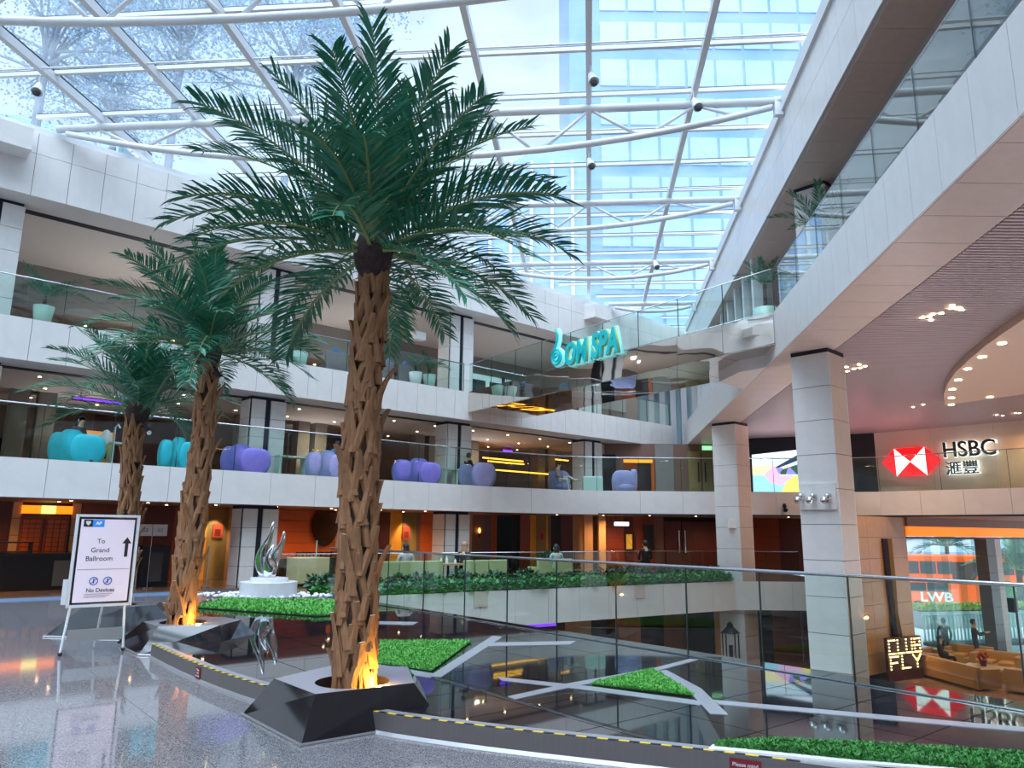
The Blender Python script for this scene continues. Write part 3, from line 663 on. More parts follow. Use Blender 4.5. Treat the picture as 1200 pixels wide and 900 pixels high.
# double timber door with lattice
d2 = empty('door_2', (*FS(fpl(48, 640, 4.1)[0], 4.1), 0), label='pair of carved timber doors under a glowing orange transom', cat='door', kind='structure')
for x0, x1 in ((19, 47), (48, 77)):
    lf = gp('door_leaf', x0, x1, M_wood, n=4.1, t=.08, parent=d2, z0=0, z1=2.05)
    for i in range(3):
        for j in range(9):
            xx = x0+4+i*(x1-x0-6)/3; gp('lattice_block', xx, xx+6.5, M_orange, n=4.03, t=.05, parent=lf, z0=.75+j*.135, z1=.75+j*.135+.105)
gp('transom', 19, 42, mat('orange_transom_glow', (255, 150, 40), .5, emit=(255, 130, 20), estr=1.1), n=4.1, parent=d2, z0=2.12, z1=2.36)
gp('transom', 42, 59, mat('yellow_transom_glow', (255, 220, 120), .5, emit=(255, 220, 110), estr=1.4), n=4.08, parent=d2, z0=2.12, z1=2.36)
gp('transom', 59, 79, MATS['orange_transom_glow'], n=4.1, parent=d2, z0=2.12, z1=2.36)
# second stretch of wall to the right
W2 = (2., 34.5); W2A = 84
wg2 = empty('wall_far', (6, 35, 0), label='dark red timber wall of the restaurant beyond the hedge', cat='wall', kind='structure')
def g2(name, x0, x1, m, y0=None, y1=None, off=0., t=.12, parent=None, z0=0., z1=Z1B-.005):
    ym = 640 if y0 is None else (y0+y1)/2; pp = (W2[0]+.1*off, W2[1]-off)
    a = at_plane(x0, ym, pp, W2A); b = at_plane(x1, ym, pp, W2A)
    if y0 is not None: z1 = at_plane((x0+x1)/2, y0, pp, W2A)[2]; z0 = at_plane((x0+x1)/2, y1, pp, W2A)[2]
    return wallpanel(name, a[:2], b[:2], z0, z1, t, m, parent or wg2)
def t2(x0, x1, m, rows=5):
    for i in range(rows): g2('panel', x0, x1, m, z0=i*Z1B/rows+.006, z1=(i+1)*Z1B/rows-.006)
g2('backing', 600, 960, M_dark, off=-.2)
t2(609, 621, M_wood, 4); g2('panel', 621, 642, M_yellow); g2('panel', 628, 640, M_olive, off=.03, t=.1); g2('panel', 642, 645.5, M_brownwall); g2('opening', 645.5, 657, M_dark); g2('panel', 657, 671, M_woodd); g2('panel', 671, 683, M_tan); g2('panel', 683, 709, M_brownwall)
for x0, x1 in ((684, 694), (701, 709)): g2('column_panel', x0, x1, M_tan, off=.8, t=.3)
t2(709, 731, M_wood, 5); t2(742, 755, M_wood, 5); g2('panel', 731, 742, M_woodd); g2('panel', 755, 767, M_wood); g2('panel', 767, 778, M_brownwall)
t2(843, 880, M_woodd, 6); t2(880, 913, M_wood, 6); t2(913, 960, M_woodd, 6)
d3 = empty('door_3', tuple(np.append(at_plane(810, 640, W2, W2A)[:2], 0)), label='dark red double door with slim steel pull handles', cat='door', kind='structure')
for x0, x1, hx in ((779, 798.5, 796), (799.5, 843, 803)):
    lf = g2('door_leaf', x0, x1, M_woodd, off=.1, t=.08, parent=d3, z0=0, z1=2.25)
    a = at_plane(hx, 635, (W2[0], W2[1]-.2), W2A); cube('pull_handle', (a[0], a[1], 1.35), (.05, .05, 1.0), 0, M_chrome, lf)
# ceilings downlights over ground floor
for s in range(-14, 12, 2): dlw(FS(s, 1.3), Z1B, s1, .7)
for s in range(-13, 12, 3): dlw(FS(s, 2.8), Z1B, s1, .7)
for x in range(2, 15, 2): dlw((x, 32.5), Z1B, s1, .7)
# first floor interior
w1 = empty('wall_lounge', (*FS(0, 9), Z1T), label='brown back wall of the first floor lounge', cat='wall', kind='structure')
for i, (a, b) in enumerate(zip(range(-17, 22, 3), range(-14, 25, 3))):
    wallpanel('panel', FS(a, 9), FS(b-.02, 9), Z1T-.03, Z2B, .1, [M_brownwall, M_brownwall, M_woodd][i % 3], w1)
for s in (-5., 2.2, 4.6, 10.2, 12.6, 17.8):
    for q in (0, .75):
        c = FS(s+q, 5.2); cube('pier', (c[0], c[1], (Z1T+Z2B)/2), (.5, .5, Z2B-Z1T), RZF, M_greywall, w1)
M_strip = mat('amber_strip_glow', (255, 190, 80), .5, emit=(255, 170, 50), estr=2.6)
for x0, x1, y_ in ((566, 613, 537), (572, 614, 541), (651, 666, 539), (576, 650, 551)):
    s0, z = fpl(x0, y_, 4.7); s1_ = fpl(x1, y_, 4.7)[0]; wallpanel('light_strip', FS(s0, 4.7), FS(s1_, 4.7), z, z+.06, .05, M_strip, w1)
wallpanel('lit_pillar', FS(14.2, 6.5), FS(14.6, 6.5), Z1T, 4.5, .3, mat('amber_lamp_glow', (240, 150, 50), .5, emit=(255, 140, 30), estr=.7), w1)
wallpanel('bar_front', FS(10.6, 7.5), FS(14.0, 7.5), Z1T, 4.35, .4, M_dark, w1)
wallpanel('lit_drum', FS(-3.0, 6.5), FS(-1.9, 6.5), 4.2, 5.0, .5, mat('tan_drum_glow', (220, 160, 100), .5, emit=(230, 150, 80), estr=.35), w1)
M_purple = mat('purple_glow', (120, 60, 200), .5, emit=(110, 50, 255), estr=1.6); M_pink = mat('pink_glow', (240, 60, 140), .5, emit=(255, 40, 120), estr=1.0)
wallpanel('dark_screen', FS(-15, 8.7), FS(-4.2, 8.7), Z1T, 4.75, .1, mat('dark_purple_gloss', (30, 20, 44), .1), w1)
for s0, z0 in ((-13.2, 4.1), (-11.3, 4.15), (-9.4, 4.05)): wallpanel('neon_panel', FS(s0, 8.5), FS(s0+.9, 8.5), z0, z0+.3, .05, M_pink, w1)
for s in range(-15, 20, 2):
    for n in (2.2, 4.2, 6.5): dlw(FS(s+.5*(n > 3), n), Z2B, s2, .75)
# second floor interior
w2 = empty('wall_terrace', (*FS(0, 8), Z2T), label='grey brown back wall of the second floor terrace', cat='wall', kind='structure')
for i, (a, b) in enumerate(zip(range(-17, 24, 4), range(-13, 28, 4))):
    wallpanel('bulkhead', FS(a, 6.2), FS(b-.02, 6.2), 8.9, ZRB, .1, M_greywall, w2); wallpanel('panel', FS(a, 9), FS(b-.02, 9), Z2T-.03, 8.95, .1, [M_brownwall, M_greywall][i % 2], w2)
wallpanel('inner_ceiling', FS(-17, 7.6), FS(22, 7.6), 8.86, 8.92, 2.8, M_brownceil, w2)
for s in range(-15, 20, 3): dlw(FS(s, 7.2), 8.86, w2, 1.)
c = FS(12.0, 4.6); cube('amber_niche', (c[0], c[1], 8.6), (.9, .4, 1.1), RZF, mat('amber_niche_glow', (220, 160, 80), .5, emit=(230, 150, 60), estr=.4), w2)
cube('soffit_light', (*FS(7.3, 1.2), 9.25), (.55, .3, .3), RZF, M_whitep, w2)
# window at end of terrace: glowing board behind the pane stands for the daylit building
we = empty('window_3', (*FS(16, 5.8), Z2T), label='large terrace window with a pale building outside', cat='window', kind='structure')
wa, wb_ = fpl(552, 420, 5.8)[0], fpl(611, 430, 5.8)[0]; a = FS(wa, 5.8); b = FS(wb_, 5.8)
wallpanel('pane', a, b, Z2T, 9.5, .03, M_lobbyglass, we); wallpanel('mullion', FS(wa+(wb_-wa)*.6, 5.75), FS(wa+(wb_-wa)*.6+.14, 5.75), Z2T, 9.5, .1, M_joint, we); wallpanel('mullion', a, b, 8.1, 8.2, .1, M_joint, we)
wallpanel('daylit_board', FS(wa, 6.05), FS(wb_, 6.05), Z2T, 9.5, .05, mat('daylight_glow_board', (226, 234, 240), .6, emit=(215, 232, 245), estr=.55), we)
for q in (wa+.3, wa+1.4): wallpanel('outer_window', FS(q, 5.98), FS(q+.8, 5.98), 8.4, 9.2, .05, mat('grey_blue_glass', (70, 92, 110), .2), we)
# mirror soffit clutter on L2 front: signs
# =================================================================== LIGHTS OF THE PLACE AND ADDED FILLS
WARM = (1., .58, .26); WARM2 = (1., .72, .46); NEU = (1., .93, .86)
for s, p in ((-12, 90), (-6, 110), (2.5, 150), (6.2, 100), (9.5, 90)):
    c = FS(s, 2.2); area('restaurant_downlight', (c[0], c[1], Z1B-.03), 1.2, p, WARM, sy=3)
for x, p in ((4.5, 110), (9.5, 60)): area('restaurant_downlight', (x, 33, Z1B-.03), 2.0, p, WARM, sy=1.6)
for s in (-11, -3, 5, 13): c = FS(s, 4.); area('lounge_downlight', (c[0], c[1], Z2B-.03), 3, 60, WARM2); c = FS(s, 4.8); area('lounge_bounce_fill', (c[0], c[1], Z1T+.5), 4, 22, NEU, rot=(math.pi, 0, 0))  # upward light is a fill added to lighten the lounge ceiling
for s in (-11, -2, 6, 14): c = FS(s, 3.); area('terrace_downlight', (c[0], c[1], ZRB-.03), 3, 90, NEU); c = FS(s, 4.5); area('terrace_bounce_fill', (c[0], c[1], Z2T+.3), 4, 34, NEU, rot=(math.pi, 0, 0)) if s < 10 else None  # upward light added in place of floor bounce, no fitting stands there
for x, y, p in ((13, 20, 170), (17, 13, 150), (13.5, 27, 130)): area('bank_ceiling_light', (x, y, Z2B-.06), 3.5, p, WARM2)
for x, y, p in ((10.5, 14, 200), (12, 22, 180), (15, 7, 190), (11, 29.5, 40), (20, 21, 110)): area('hall_bounce_fill', (x, y, -1.5 if y < 25 else Z1T+.4), 4, p, (1., .9, .9), rot=(math.pi, 0, 0))  # added fills standing in for floor bounce onto the hall soffits
c = np.array((18.4, 26.2)); area('bank_wall_washer', (c[0]-.1, c[1]-.1, Z2B-.05), 6.5, 60, WARM, rot=(0, 0, math.radians(-47)), sy=.3)
for x, y, p in ((18, 27, 150), (20, 31, 90)): area('lobby_downlight', (x, y, Z1B-.05), 3, p, WARM2)
for x, y, p in ((1.5, 26.3, 22), (6.3, 29.8, 22), (10.5, 30, 26)): area('lower_floor_downlight', (x, y, -1.0), 1.6, p, WARM)
for x_, lb_ in ((254, 0), (477, 1)):
    s_ = fpl(x_, 620, 3.9)[0]; c = FS(s_, 3.7); l_ = bpy.data.lights.new('niche_spot', 'SPOT'); l_.energy = 70; l_.color = WARM2; l_.spot_size = 1.1; l_.spot_blend = .6; o_ = bpy.data.objects.new('niche_spot', l_); COL.objects.link(o_); o_.location = (c[0], c[1], Z1B-.04); d_ = Vector((FN[0]*.35, FN[1]*.35, -1.)); o_.rotation_euler = d_.to_track_quat('-Z', 'Y').to_euler()
area('bank_pink_fill', (13.5, 28.2, Z1T+.3), 2.5, 45, (1., .32, .36), rot=(math.pi, 0, 0))  # added pink fill thrown up at the hall ceiling, not a lamp
# =================================================================== THINGS ON THE WALLS
M_poster = mat('red_poster', (196, 78, 52), .5, var=.5, vscale=14)
def wall_thing(name, x0, x1, y0, y1, m, label, cat, n=4.05, second=False, frame_m=None):
    o = (g2(name, x0, x1, m, y0, y1, off=.14, t=.03, parent=None) if second else gp(name, x0, x1, m, y0, y1, n=n, t=.03))
    o.parent = None; return tag(o, label, cat)
def topanel(name, a, b, z0, z1, t, m, label, cat, group=None):
    o = wallpanel(name, a, b, z0, z1, t, m); return tag(o, label, cat, group)
def poster(x0, x1, y0, y1, label, n=None):
    if n is None:
        pp = (W2[0], W2[1]-.16); a = at_plane(x0, (y0+y1)/2, pp, W2A); b = at_plane(x1, (y0+y1)/2, pp, W2A); z1 = at_plane(x0, y0, pp, W2A)[2]; z0 = at_plane(x0, y1, pp, W2A)[2]; a = a[:2]; b = b[:2]
    else:
        s0, z1 = fpl(x0, y0, n); s1_, z0 = fpl(x1, y1, n); a = FS(s0, n); b = FS(s1_, n)
    e = empty('poster', ((a[0]+b[0])/2, (a[1]+b[1])/2, z0), label=label, cat='poster')
    wallpanel('sheet', a, b, z0, z1, .02, M_poster, e); 
    a2 = np.array(a)*.8+np.array(b)*.2; b2 = np.array(a)*.2+np.array(b)*.8
    wallpanel('picture', a2, b2, z0+(z1-z0)*.1, z0+(z1-z0)*.62, .03, mat('dark_red_print', (110, 36, 30), .5, var=.6, vscale=20), e); return e
poster(250, 260, 614, 630, 'red poster in the lit niche beside the middle palm', 4.12)
poster(472, 480, 617, 632, 'red poster in the yellow niche right of the tall palm', 4.12)
poster(632, 637.5, 621, 633, 'small red poster in the far yellow niche')
pp = (W2[0], W2[1]-.2); a = at_plane(732, 630, pp, W2A); b = at_plane(742.5, 630, pp, W2A)
pf = empty('framed_picture', (a[0], a[1], 1.0), label='gold picture in a dark frame on the red timber wall', cat='picture')
wallpanel('frame', a[:2], b[:2], at_plane(737, 645, pp, W2A)[2], at_plane(737, 624, pp, W2A)[2], .05, M_dark, pf)
a2 = at_plane(733.7, 630, pp, W2A); b2 = at_plane(740.7, 630, pp, W2A); wallpanel('picture', a2[:2]-np.array((0, .03)), b2[:2]-np.array((0, .03)), at_plane(737, 643.5, pp, W2A)[2], at_plane(737, 626, pp, W2A)[2], .02, mat('gold_print', (206, 160, 60), .4, var=.5, vscale=5, emit=(206, 160, 60), estr=.25), pf)
topanel('dark_screen', at_plane(755, 630, pp, W2A)[:2], at_plane(766, 630, pp, W2A)[:2], .85, 2.1, .05, M_black, 'tall black panel on the red timber wall', 'screen')
# round mirror on orange wall
s_, z_ = fpl(381, 615, 4.05); c = FS(s_, 4.05); mr = MB()
R_ = frame((c[0], c[1], z_), FU, -FN)
mr.add([tuple(R_ @ Vector((.55*math.cos(t*math.pi/16), .8*math.sin(t*math.pi/16), k*.04))) for k in (0, 1) for t in range(32)], [tuple(range(32))[::-1], tuple(range(32, 64))]+[(i, (i+1) % 32, 32+(i+1) % 32, 32+i) for i in range(32)])
mro = mr.build('oval_mirror', mat('bronze_mirror', (120, 84, 60), .08, .9)); tag(mro, 'bronze tinted oval mirror on the orange timber wall', 'mirror')
# hanging signs
def hang_sign(x0, x1, y0, y1, n, m, label, txt, tm=None, second=None, z_top=None):
    if second is None:
        s0, za = fpl(x0, y0, n); s1_, zb = fpl(x1, y1, n); a = np.array(FS(s0, n)); b = np.array(FS(s1_, n)); u = FU; o = -FN
    else:
        p = second; q = at_plane(x0, y0, p[:2], p[2]); r = at_plane(x1, y1, p[:2], p[2]); a = q[:2]; b = r[:2]; za, zb = q[2], r[2]; u = (b-a)/np.hypot(*(b-a)); o = np.array([u[1], -u[0]])
    e = empty('hanging_sign', ((a[0]+b[0])/2, (a[1]+b[1])/2, zb), label=label, cat='sign')
    wallpanel('box', a, b, zb, za, .12, M_black, e); c = (a+b)/2+o*.065
    wallpanel('lit_face', a*.97+b*.03, a*.03+b*.97, zb+.03, za-.03, .01, m, e, off=.066)
    if txt: text('lettering', txt, .15, frame((c[0]+o[0]*.01, c[1]+o[1]*.01, (za+zb)/2), u, o), tm or M_whiteemit, e, extrude=.002, width=np.hypot(*(b-a))*.7, height=(za-zb)*.45)
    if z_top:
        for t in (.15, .85): q = a*(1-t)+b*t; MB().tube([(q[0], q[1], za), (q[0], q[1], z_top)], .012, 6).build('hanger', M_black, e)
    return e
hang_sign(84, 151, 464, 476, 4.0, M_purple, 'long purple lit directory sign hung under the lounge ceiling', '', z_top=Z2B)
hang_sign(588, 600, 526, 532, 6.0, M_purple, 'small purple lit sign hung in the middle lounge', '', z_top=Z2B)
hang_sign(729, 745, 528, 534, 6.0, mat('mauve_screen_glow', (160, 120, 180), .5, emit=(180, 130, 200), estr=1.0), 'black sign box with mauve lit face behind the lone lilac chair', '', z_top=Z2B)
hang_sign(719, 737, 611, 617, 0, M_whiteemit, 'white lit restroom direction sign under the first floor front', '', second=(5.2, 32.6, 84), z_top=Z1B)
hang_sign(612, 652, 727, 734, 0, M_purple, 'purple lit sign under the ceiling of the lower floor', '', second=(.9, 25.9, 56), z_top=-.95)
# exit sign
es = cube('exit_sign', tuple(at_Y(829, 525, 35.62)), (.5, .06, .2), 0, mat('exit_sign_glow', (200, 240, 210), .5, emit=(150, 230, 170), estr=.8)); tag(es, 'small lit exit sign above the olive double door', 'sign')
# ---- spa sign on the bridge
SP = 144.; so = -np.array(bn)*.12
def spa(x, y): p = at_plane(x, y, BA-bn*.1, math.degrees(math.atan2(bu[0], bu[1]))); return p
M_sp1 = mat('pale_turquoise_acrylic', (150, 226, 232), .3, emit=(130, 225, 232), estr=.35); M_sp2 = mat('deep_teal_acrylic', (22, 168, 176), .3, emit=(20, 170, 176), estr=.2); M_sp3 = mat('gold_edge', (196, 180, 90), .4)
pc = spa(690, 428); ss = empty('spa_sign', tuple(pc), label='turquoise spa sign with spiral emblem on the footbridge', cat='sign')
def spa_text(txt, x0, x1, y0, y1):
    a = spa(x0, (y0+y1)/2); b = spa(x1, (y0+y1)/2); wd = np.hypot(*(b-a)[:2]); h = abs(spa((x0+x1)/2, y0)[2]-spa((x0+x1)/2, y1)[2]); c = (a+b)/2
    for nm, m, off, d, k in (('letter_halo', M_sp1, .10, .0, 1.0), ('letter_edge', M_sp3, .05, .06, .93), ('letter', M_sp2, .03, .1, .9)):
        text(nm, txt, 1., frame((c[0]-bn[0]*d, c[1]-bn[1]*d, c[2]), bu, -bn), m, ss, extrude=.04, width=wd*k, height=h*k, shear=.12, offset=off)
spa_text('OM', 664, 693, 398, 428); spa_text('SPA', 694.5, 730, 385, 419)
def spiral(r, m, d, nm):
    pts = []; c = spa(654.5, 420)
    for i in range(60):
        t = i/59; a_ = t*2.3*2*math.pi; rr = .05+.25*t; pts.append((rr*math.cos(a_+.9), rr*math.sin(a_+.9)))
    pts += [(-.02, .42), (.06, .6), (.08, .8), (-.02, .98)]
    W3 = [tuple(frame((c[0]-bn[0]*d, c[1]-bn[1]*d, c[2]), bu, -bn) @ Vector((x, y, 0))) for x, y in pts]
    MB().tube(W3, r, 8).build(nm, m, ss, True)
spiral(.09, M_sp1, 0, 'spiral_halo'); spiral(.04, M_sp2, .1, 'spiral')
# ---- bank sign
HU = (HB-HA)/np.hypot(*(HB-HA)); HOUT = -np.array((.743, .669))
def hb(x, y, off=.25): return at_plane(x, y, HA+HOUT*off, math.degrees(math.atan2(HU[0], HU[1])))
M_red = mat('bank_red_glow', (226, 16, 28), .4, emit=(255, 10, 20), estr=.8); M_bw = mat('bank_white_glow', (255, 255, 255), .4, emit=(255, 255, 255), estr=1.0)
bs = empty('bank_sign', tuple(hb(1068, 559)), label='red and white hexagon bank emblem with black lettering on the stone wall', cat='sign')
hexp = dict(L=(1033, 542.5), TL=(1047.5, 526), TR=(1083, 523.5), R=(1103.5, 538.5), BR=(1087, 557), BL=(1051, 558.5)); cx_ = (1066.5, 541)
def bpoly(name, keys, m, d):
    vs = [hb(*(hexp[k] if isinstance(k, str) else k), off=.12) for k in keys]; vf = [hb(*(hexp[k] if isinstance(k, str) else k), off=.25) for k in keys]; n = len(vs)
    return MB().add(vs+vf, [tuple(range(n))[::-1], tuple(n+i for i in range(n))]+[(i, (i+1) % n, n+(i+1) % n, n+i) for i in range(n)]).build(name, m, bs)
bpoly('emblem_red', ['L', 'BL', 'TL'], M_red, 0); bpoly('emblem_red', ['R', 'TR', 'BR'], M_red, 0); bpoly('emblem_red', ['TL', cx_, 'TR'], M_red, 0); bpoly('emblem_red', ['BL', 'BR', cx_], M_red, 0)
bpoly('emblem_white', ['TL', 'BL', cx_], M_bw, 0); bpoly('emblem_white', ['TR', cx_, 'BR'], M_bw, 0)
M_ink = mat('black_letter_face', (20, 20, 24), .35)
def btext(txt, x0, x1, y0, y1, em=M_bw):
    a = hb(x0, (y0+y1)/2); b = hb(x1, (y0+y1)/2); c = (a+b)/2; wd = np.hypot(*(b-a)[:2]); h = abs(hb((x0+x1)/2, y0)[2]-hb((x0+x1)/2, y1)[2])
    for nm, m, off, d, k in (('letter_halo', em, .022, .04, 1.02), ('letter', M_ink, .01, .14, .98)):
        text(nm, txt, 1., frame((c[0]+HOUT[0]*(d-.1), c[1]+HOUT[1]*(d-.1), c[2]), HU, HOUT), m, bs, extrude=.05, width=wd*k, height=h*k, offset=off)
btext('HSBC', 1105, 1168, 516, 535); btext('滙豐', 1108.5, 1147.5, 540, 556)
# ---- video wall
VA = np.array((9.3, 34.2)); VU = (HA-VA)/np.hypot(*(HA-VA)); VAZ = math.degrees(math.atan2(VU[0], VU[1])); VO = np.array([VU[1], -VU[0]])
def vp(x, y, d): return at_plane(x, y, VA+VO*d, VAZ)
vs_ = empty('video_screen', tuple(vp(909, 577, .1)), label='bright video wall showing a bridge over water at dusk', cat='screen')
def vpoly(name, pts, m, d): MB().add([vp(x, y, d) for x, y in pts], [tuple(range(len(pts)))[::-1]]).build(name, m, vs_)
def vm(nm, c, k=1.25): return mat(nm, c, .4, emit=c, estr=k)
q0 = [vp(881, 533, .08), vp(945, 526, .08), vp(945, 578, .08), vp(883, 578, .08)]; q1 = [vp(881, 533, .13), vp(945, 526, .13), vp(945, 578, .13), vp(883, 578, .13)]
MB().add(q0+q1, [(0, 1, 2, 3), (7, 6, 5, 4), (0, 4, 5, 1), (1, 5, 6, 2), (2, 6, 7, 3), (3, 7, 4, 0)]).build('panel', M_black, vs_)
vpoly('sky_picture', [(881, 533), (945, 526), (945, 545), (881.5, 546)], vm('screen_sky', (206, 214, 240)), .14)
vpoly('sky_picture', [(881.5, 546), (945, 545), (945, 557), (882, 557)], vm('screen_dusk', (246, 214, 168)), .14)
vpoly('sea_picture', [(882, 557), (945, 557), (945, 578), (883, 578)], vm('screen_sea', (150, 196, 226)), .14)
vpoly('sun_glitter', [(925, 558), (945, 557), (945, 578), (915, 578)], vm('screen_gold', (236, 206, 110)), .145)
vpoly('hill_picture', [(898, 556), (920, 549), (932, 545), (945, 542), (945, 556)], vm('screen_hill', (60, 104, 92), .7), .15)
vpoly('bridge_picture', [(906, 549), (945, 527), (945, 536), (908, 550)], vm('screen_bridge', (44, 74, 110), .6), .155)
vpoly('diamond_picture', [(895, 556), (907, 546), (915, 556), (905, 568)], vm('screen_pink', (236, 170, 220)), .158)
vpoly('diamond_picture', [(921, 556), (924, 546), (934, 556)], vm('screen_violet', (140, 130, 230)), .158)
vpoly('diamond_picture', [(909, 548), (918, 548), (913, 556)], MATS['screen_violet'], .159)
vpoly('diamond_picture', [(898, 558), (930, 558), (914, 570)], MATS['screen_pink'], .146)
# =================================================================== PALMS
def frond_mesh(nm, L, elev, droop, n=58, ll=.52, seed=0, curl=0., mats=None):
    rnd = random.Random(seed); mb = MB(); pts = []; p = Vector((0, 0, 0)); a = math.radians(elev); K = 26
    for i in range(K+1):
        t = i/K; pts.append(p.copy()); ang = a-math.radians(droop)*(t**1.4); y = curl*math.sin(t*2.)
        p = p+Vector((math.cos(ang)*math.cos(y), math.cos(ang)*math.sin(y), math.sin(ang)))*(L/K)
    mb.tube(pts, [.02*(1-.85*i/K)+.002 for i in range(K+1)], 5, 1)
    for i in range(n):
        t = .1+.9*(i+.5)/n; f = t*K; k = min(int(f), K-1); q = pts[k].lerp(pts[k+1], f-k); tan = (pts[k+1]-pts[k]).normalized(); side = Vector((-tan.y, tan.x, 0)); side = side.normalized() if side.length > .1 else Vector((0, 1, 0)); up = side.cross(tan)*-1
        if up.z < 0 and abs(tan.z) < .95: up = -up
        ln = ll*(.62+.38*math.sin(math.pi*min(1, t*1.1+.1))**.7)*(1-.22*max(0, t-.6)/.4)*rnd.uniform(.85, 1.1)
        for s in (-1, 1):
            th = math.radians(60-24*t+rnd.uniform(-6, 6)); lift = math.radians(24+rnd.uniform(-12, 10))
            d = (tan*math.cos(th) + (side*s*math.cos(lift)+up*math.sin(lift))*math.sin(th)).normalized()
            wv = d.cross(up).normalized() if d.cross(up).length > .05 else side; wv = (wv+up*rnd.uniform(-.5, .5)).normalized()
            w0 = .0175; m = q+d*ln*.45; e = q+d*ln+Vector((0, 0, -ln*rnd.uniform(.05, .22))); h = wv.cross(d)*.004
            mb.add([q-wv*.006, q+wv*.006, m+wv*w0+h, m-wv*w0+h, q+d*ln*.8+wv*w0*.5-Vector((0, 0, ln*.04)), q+d*ln*.8-wv*w0*.5-Vector((0, 0, ln*.04)), e], [(0, 1, 2, 3), (3, 2, 4, 5), (5, 4, 6)], 0)
    return mb.mesh(nm, mats or [M_frond, M_rachis])
BOOTS = []
for sd_ in range(5):
    rnd = random.Random(sd_); mb = MB(); K = 6; lean = [.012, .03, .02, .09, .045][sd_]; ring = []
    lean = [.02, .035, .028, .13, .06][sd_]
    def sec(t, c, w_):
        o = .01+lean*t**1.9; th = .034*(1-.45*t); return [(o, c-w_, .46*t), (o+th, c-w_*.5, .46*t), (o+th, c+w_*.5, .46*t), (o, c+w_, .46*t), (o-.02, c, .46*t)]
    def strip(secs, end=False):
        vs = [v for r in secs for v in r]; n_ = len(secs); mb.add(vs, [(i*5+k, i*5+(k+1) % 5, (i+1)*5+(k+1) % 5, (i+1)*5+k) for i in range(n_-1) for k in range(5)], 0); mb.add(secs[-1], [(0, 1, 2, 3, 4)], 1 if end else 0)
    for s_ in (-1, 1): strip([sec(t, s_*(.125-.1*(t/.62)), .07-.012*t) for t in (0, .2, .4, .62)])
    strip([sec(.46, 0, .095), sec(.68, 0, .074), sec(.84, 0, .056), sec(1., 0, .042)], True)
    strip([sec(.04, 0, .03), sec(.5, 0, .03)]) if sd_ % 2 else None
    BOOTS.append(mb.mesh('leaf_base', [M_boot, mat('cut_palm_end', (206, 176, 146), .8)], False))
def palm(label, base, h, r0, r1, fr, crown_r=.2, rows=18, per=6, seed=1, fs=1., group='indoor palms in black planters'):
    rnd = random.Random(seed); e = empty('palm_tree', base, label=label, cat='palm', group=group)
    x, y, z = base
    def wob(t): return .03*math.sin(t*5+seed), .03*math.cos(t*4+seed)
    pts = [(x+wob(i/8)[0], y+wob(i/8)[1], z-.18+(h+.18)*i/8) for i in range(9)]
    MB().tube(pts, [r0*.86+(r1*.86-r0*.86)*i/8 for i in range(9)], 14).build('trunk', M_bark, e, True)
    for i in range(rows):
        t = i/rows; zz = z-.08+(h-.1)*t; r = (r0+(r1-r0)*t)*.78
        for k in range(per):
            a_ = 2*math.pi*(k+.5*(i % 2))/per+rnd.uniform(-.15, .15)+seed
            wx, wy = wob(t); sc = rnd.uniform(.85, 1.12)*(1-.18*t)
            Mx = Matrix.Translation((x+wx+r*math.cos(a_), y+wy+r*math.sin(a_), zz+rnd.uniform(-.04, .04))) @ Matrix.Rotation(a_, 4, 'Z') @ Matrix.Rotation(rnd.uniform(-.01, .05), 4, 'Y') @ Matrix.Rotation(rnd.uniform(-.16, .16), 4, 'X') @ Matrix.Diagonal((1.15, sc*r0/.23*1.02, sc*1.12, 1))
            link('leaf_base', rnd.choice(BOOTS[:3]+BOOTS), e, Mx)
    cr = MB(); cr.lathe([(r1*.8, h-.25), (r1*1.5, h-.05), (r1*1.75, h+.1), (r1*1.3, h+.28), (r1*.4, h+.4)], (x, y, z), 14)
    co = cr.build('crown_fibre', mat('crown_fibre', (62, 46, 46), .95, var=.5, vscale=20, bump=1., bscale=60), e, True)
    for (az_, el, me, sc) in fr:
        a_ = math.radians(az_)
        Mx = Matrix.Translation((x+.06*math.cos(a_), y+.06*math.sin(a_), z+h+.1+.15*(el > 30))) @ Matrix.Rotation(a_, 4, 'Z') @ Matrix.Rotation(rnd.uniform(-.25, .25), 4, 'X') @ Matrix.Scale(sc*fs, 4)
        link('frond', me, e, Mx)
    return e
FM = {el: frond_mesh('frond', L, el, dr, ll=ll, seed=el+99, n=44) for el, L, dr, ll in ((82, 1.65, 22, .5), (64, 1.95, 36, .55), (46, 2.05, 50, .57), (28, 2.05, 58, .57), (8, 1.95, 54, .55), (-12, 1.7, 46, .52))}
def crownset(seed, counts, jit=14, sc=(.92, 1.08)):
    rnd = random.Random(seed); out = []
    for el, n in counts:
        o = rnd.uniform(0, 360)
        for i in range(n): out.append((o+360*i/n+rnd.uniform(-jit, jit), el, FM[el], rnd.uniform(*sc)))
    return out
P1 = (-1.46, 7.32, .3); P2 = (-4.9, 11.62, .3); P3 = (-6.75, 13.25, .3)
palm('tall indoor palm in the near black planter', P1, 4.18, .175, .12, crownset(3, ((82, 5), (64, 8), (46, 10), (28, 10), (8, 8), (-12, 5))), rows=18, seed=2, fs=.98)
palm('shorter indoor palm in the middle black planter', P2, 4.15, .17, .125, crownset(5, ((82, 4), (64, 6), (46, 8), (28, 8), (8, 7), (-12, 3))), rows=18, seed=4, fs=.92)
palm('smallest indoor palm behind the ballroom sign', P3, 3.42, .155, .12, crownset(8, ((82, 3), (64, 6), (46, 8), (28, 9), (8, 3))), rows=15, seed=6, fs=.82)
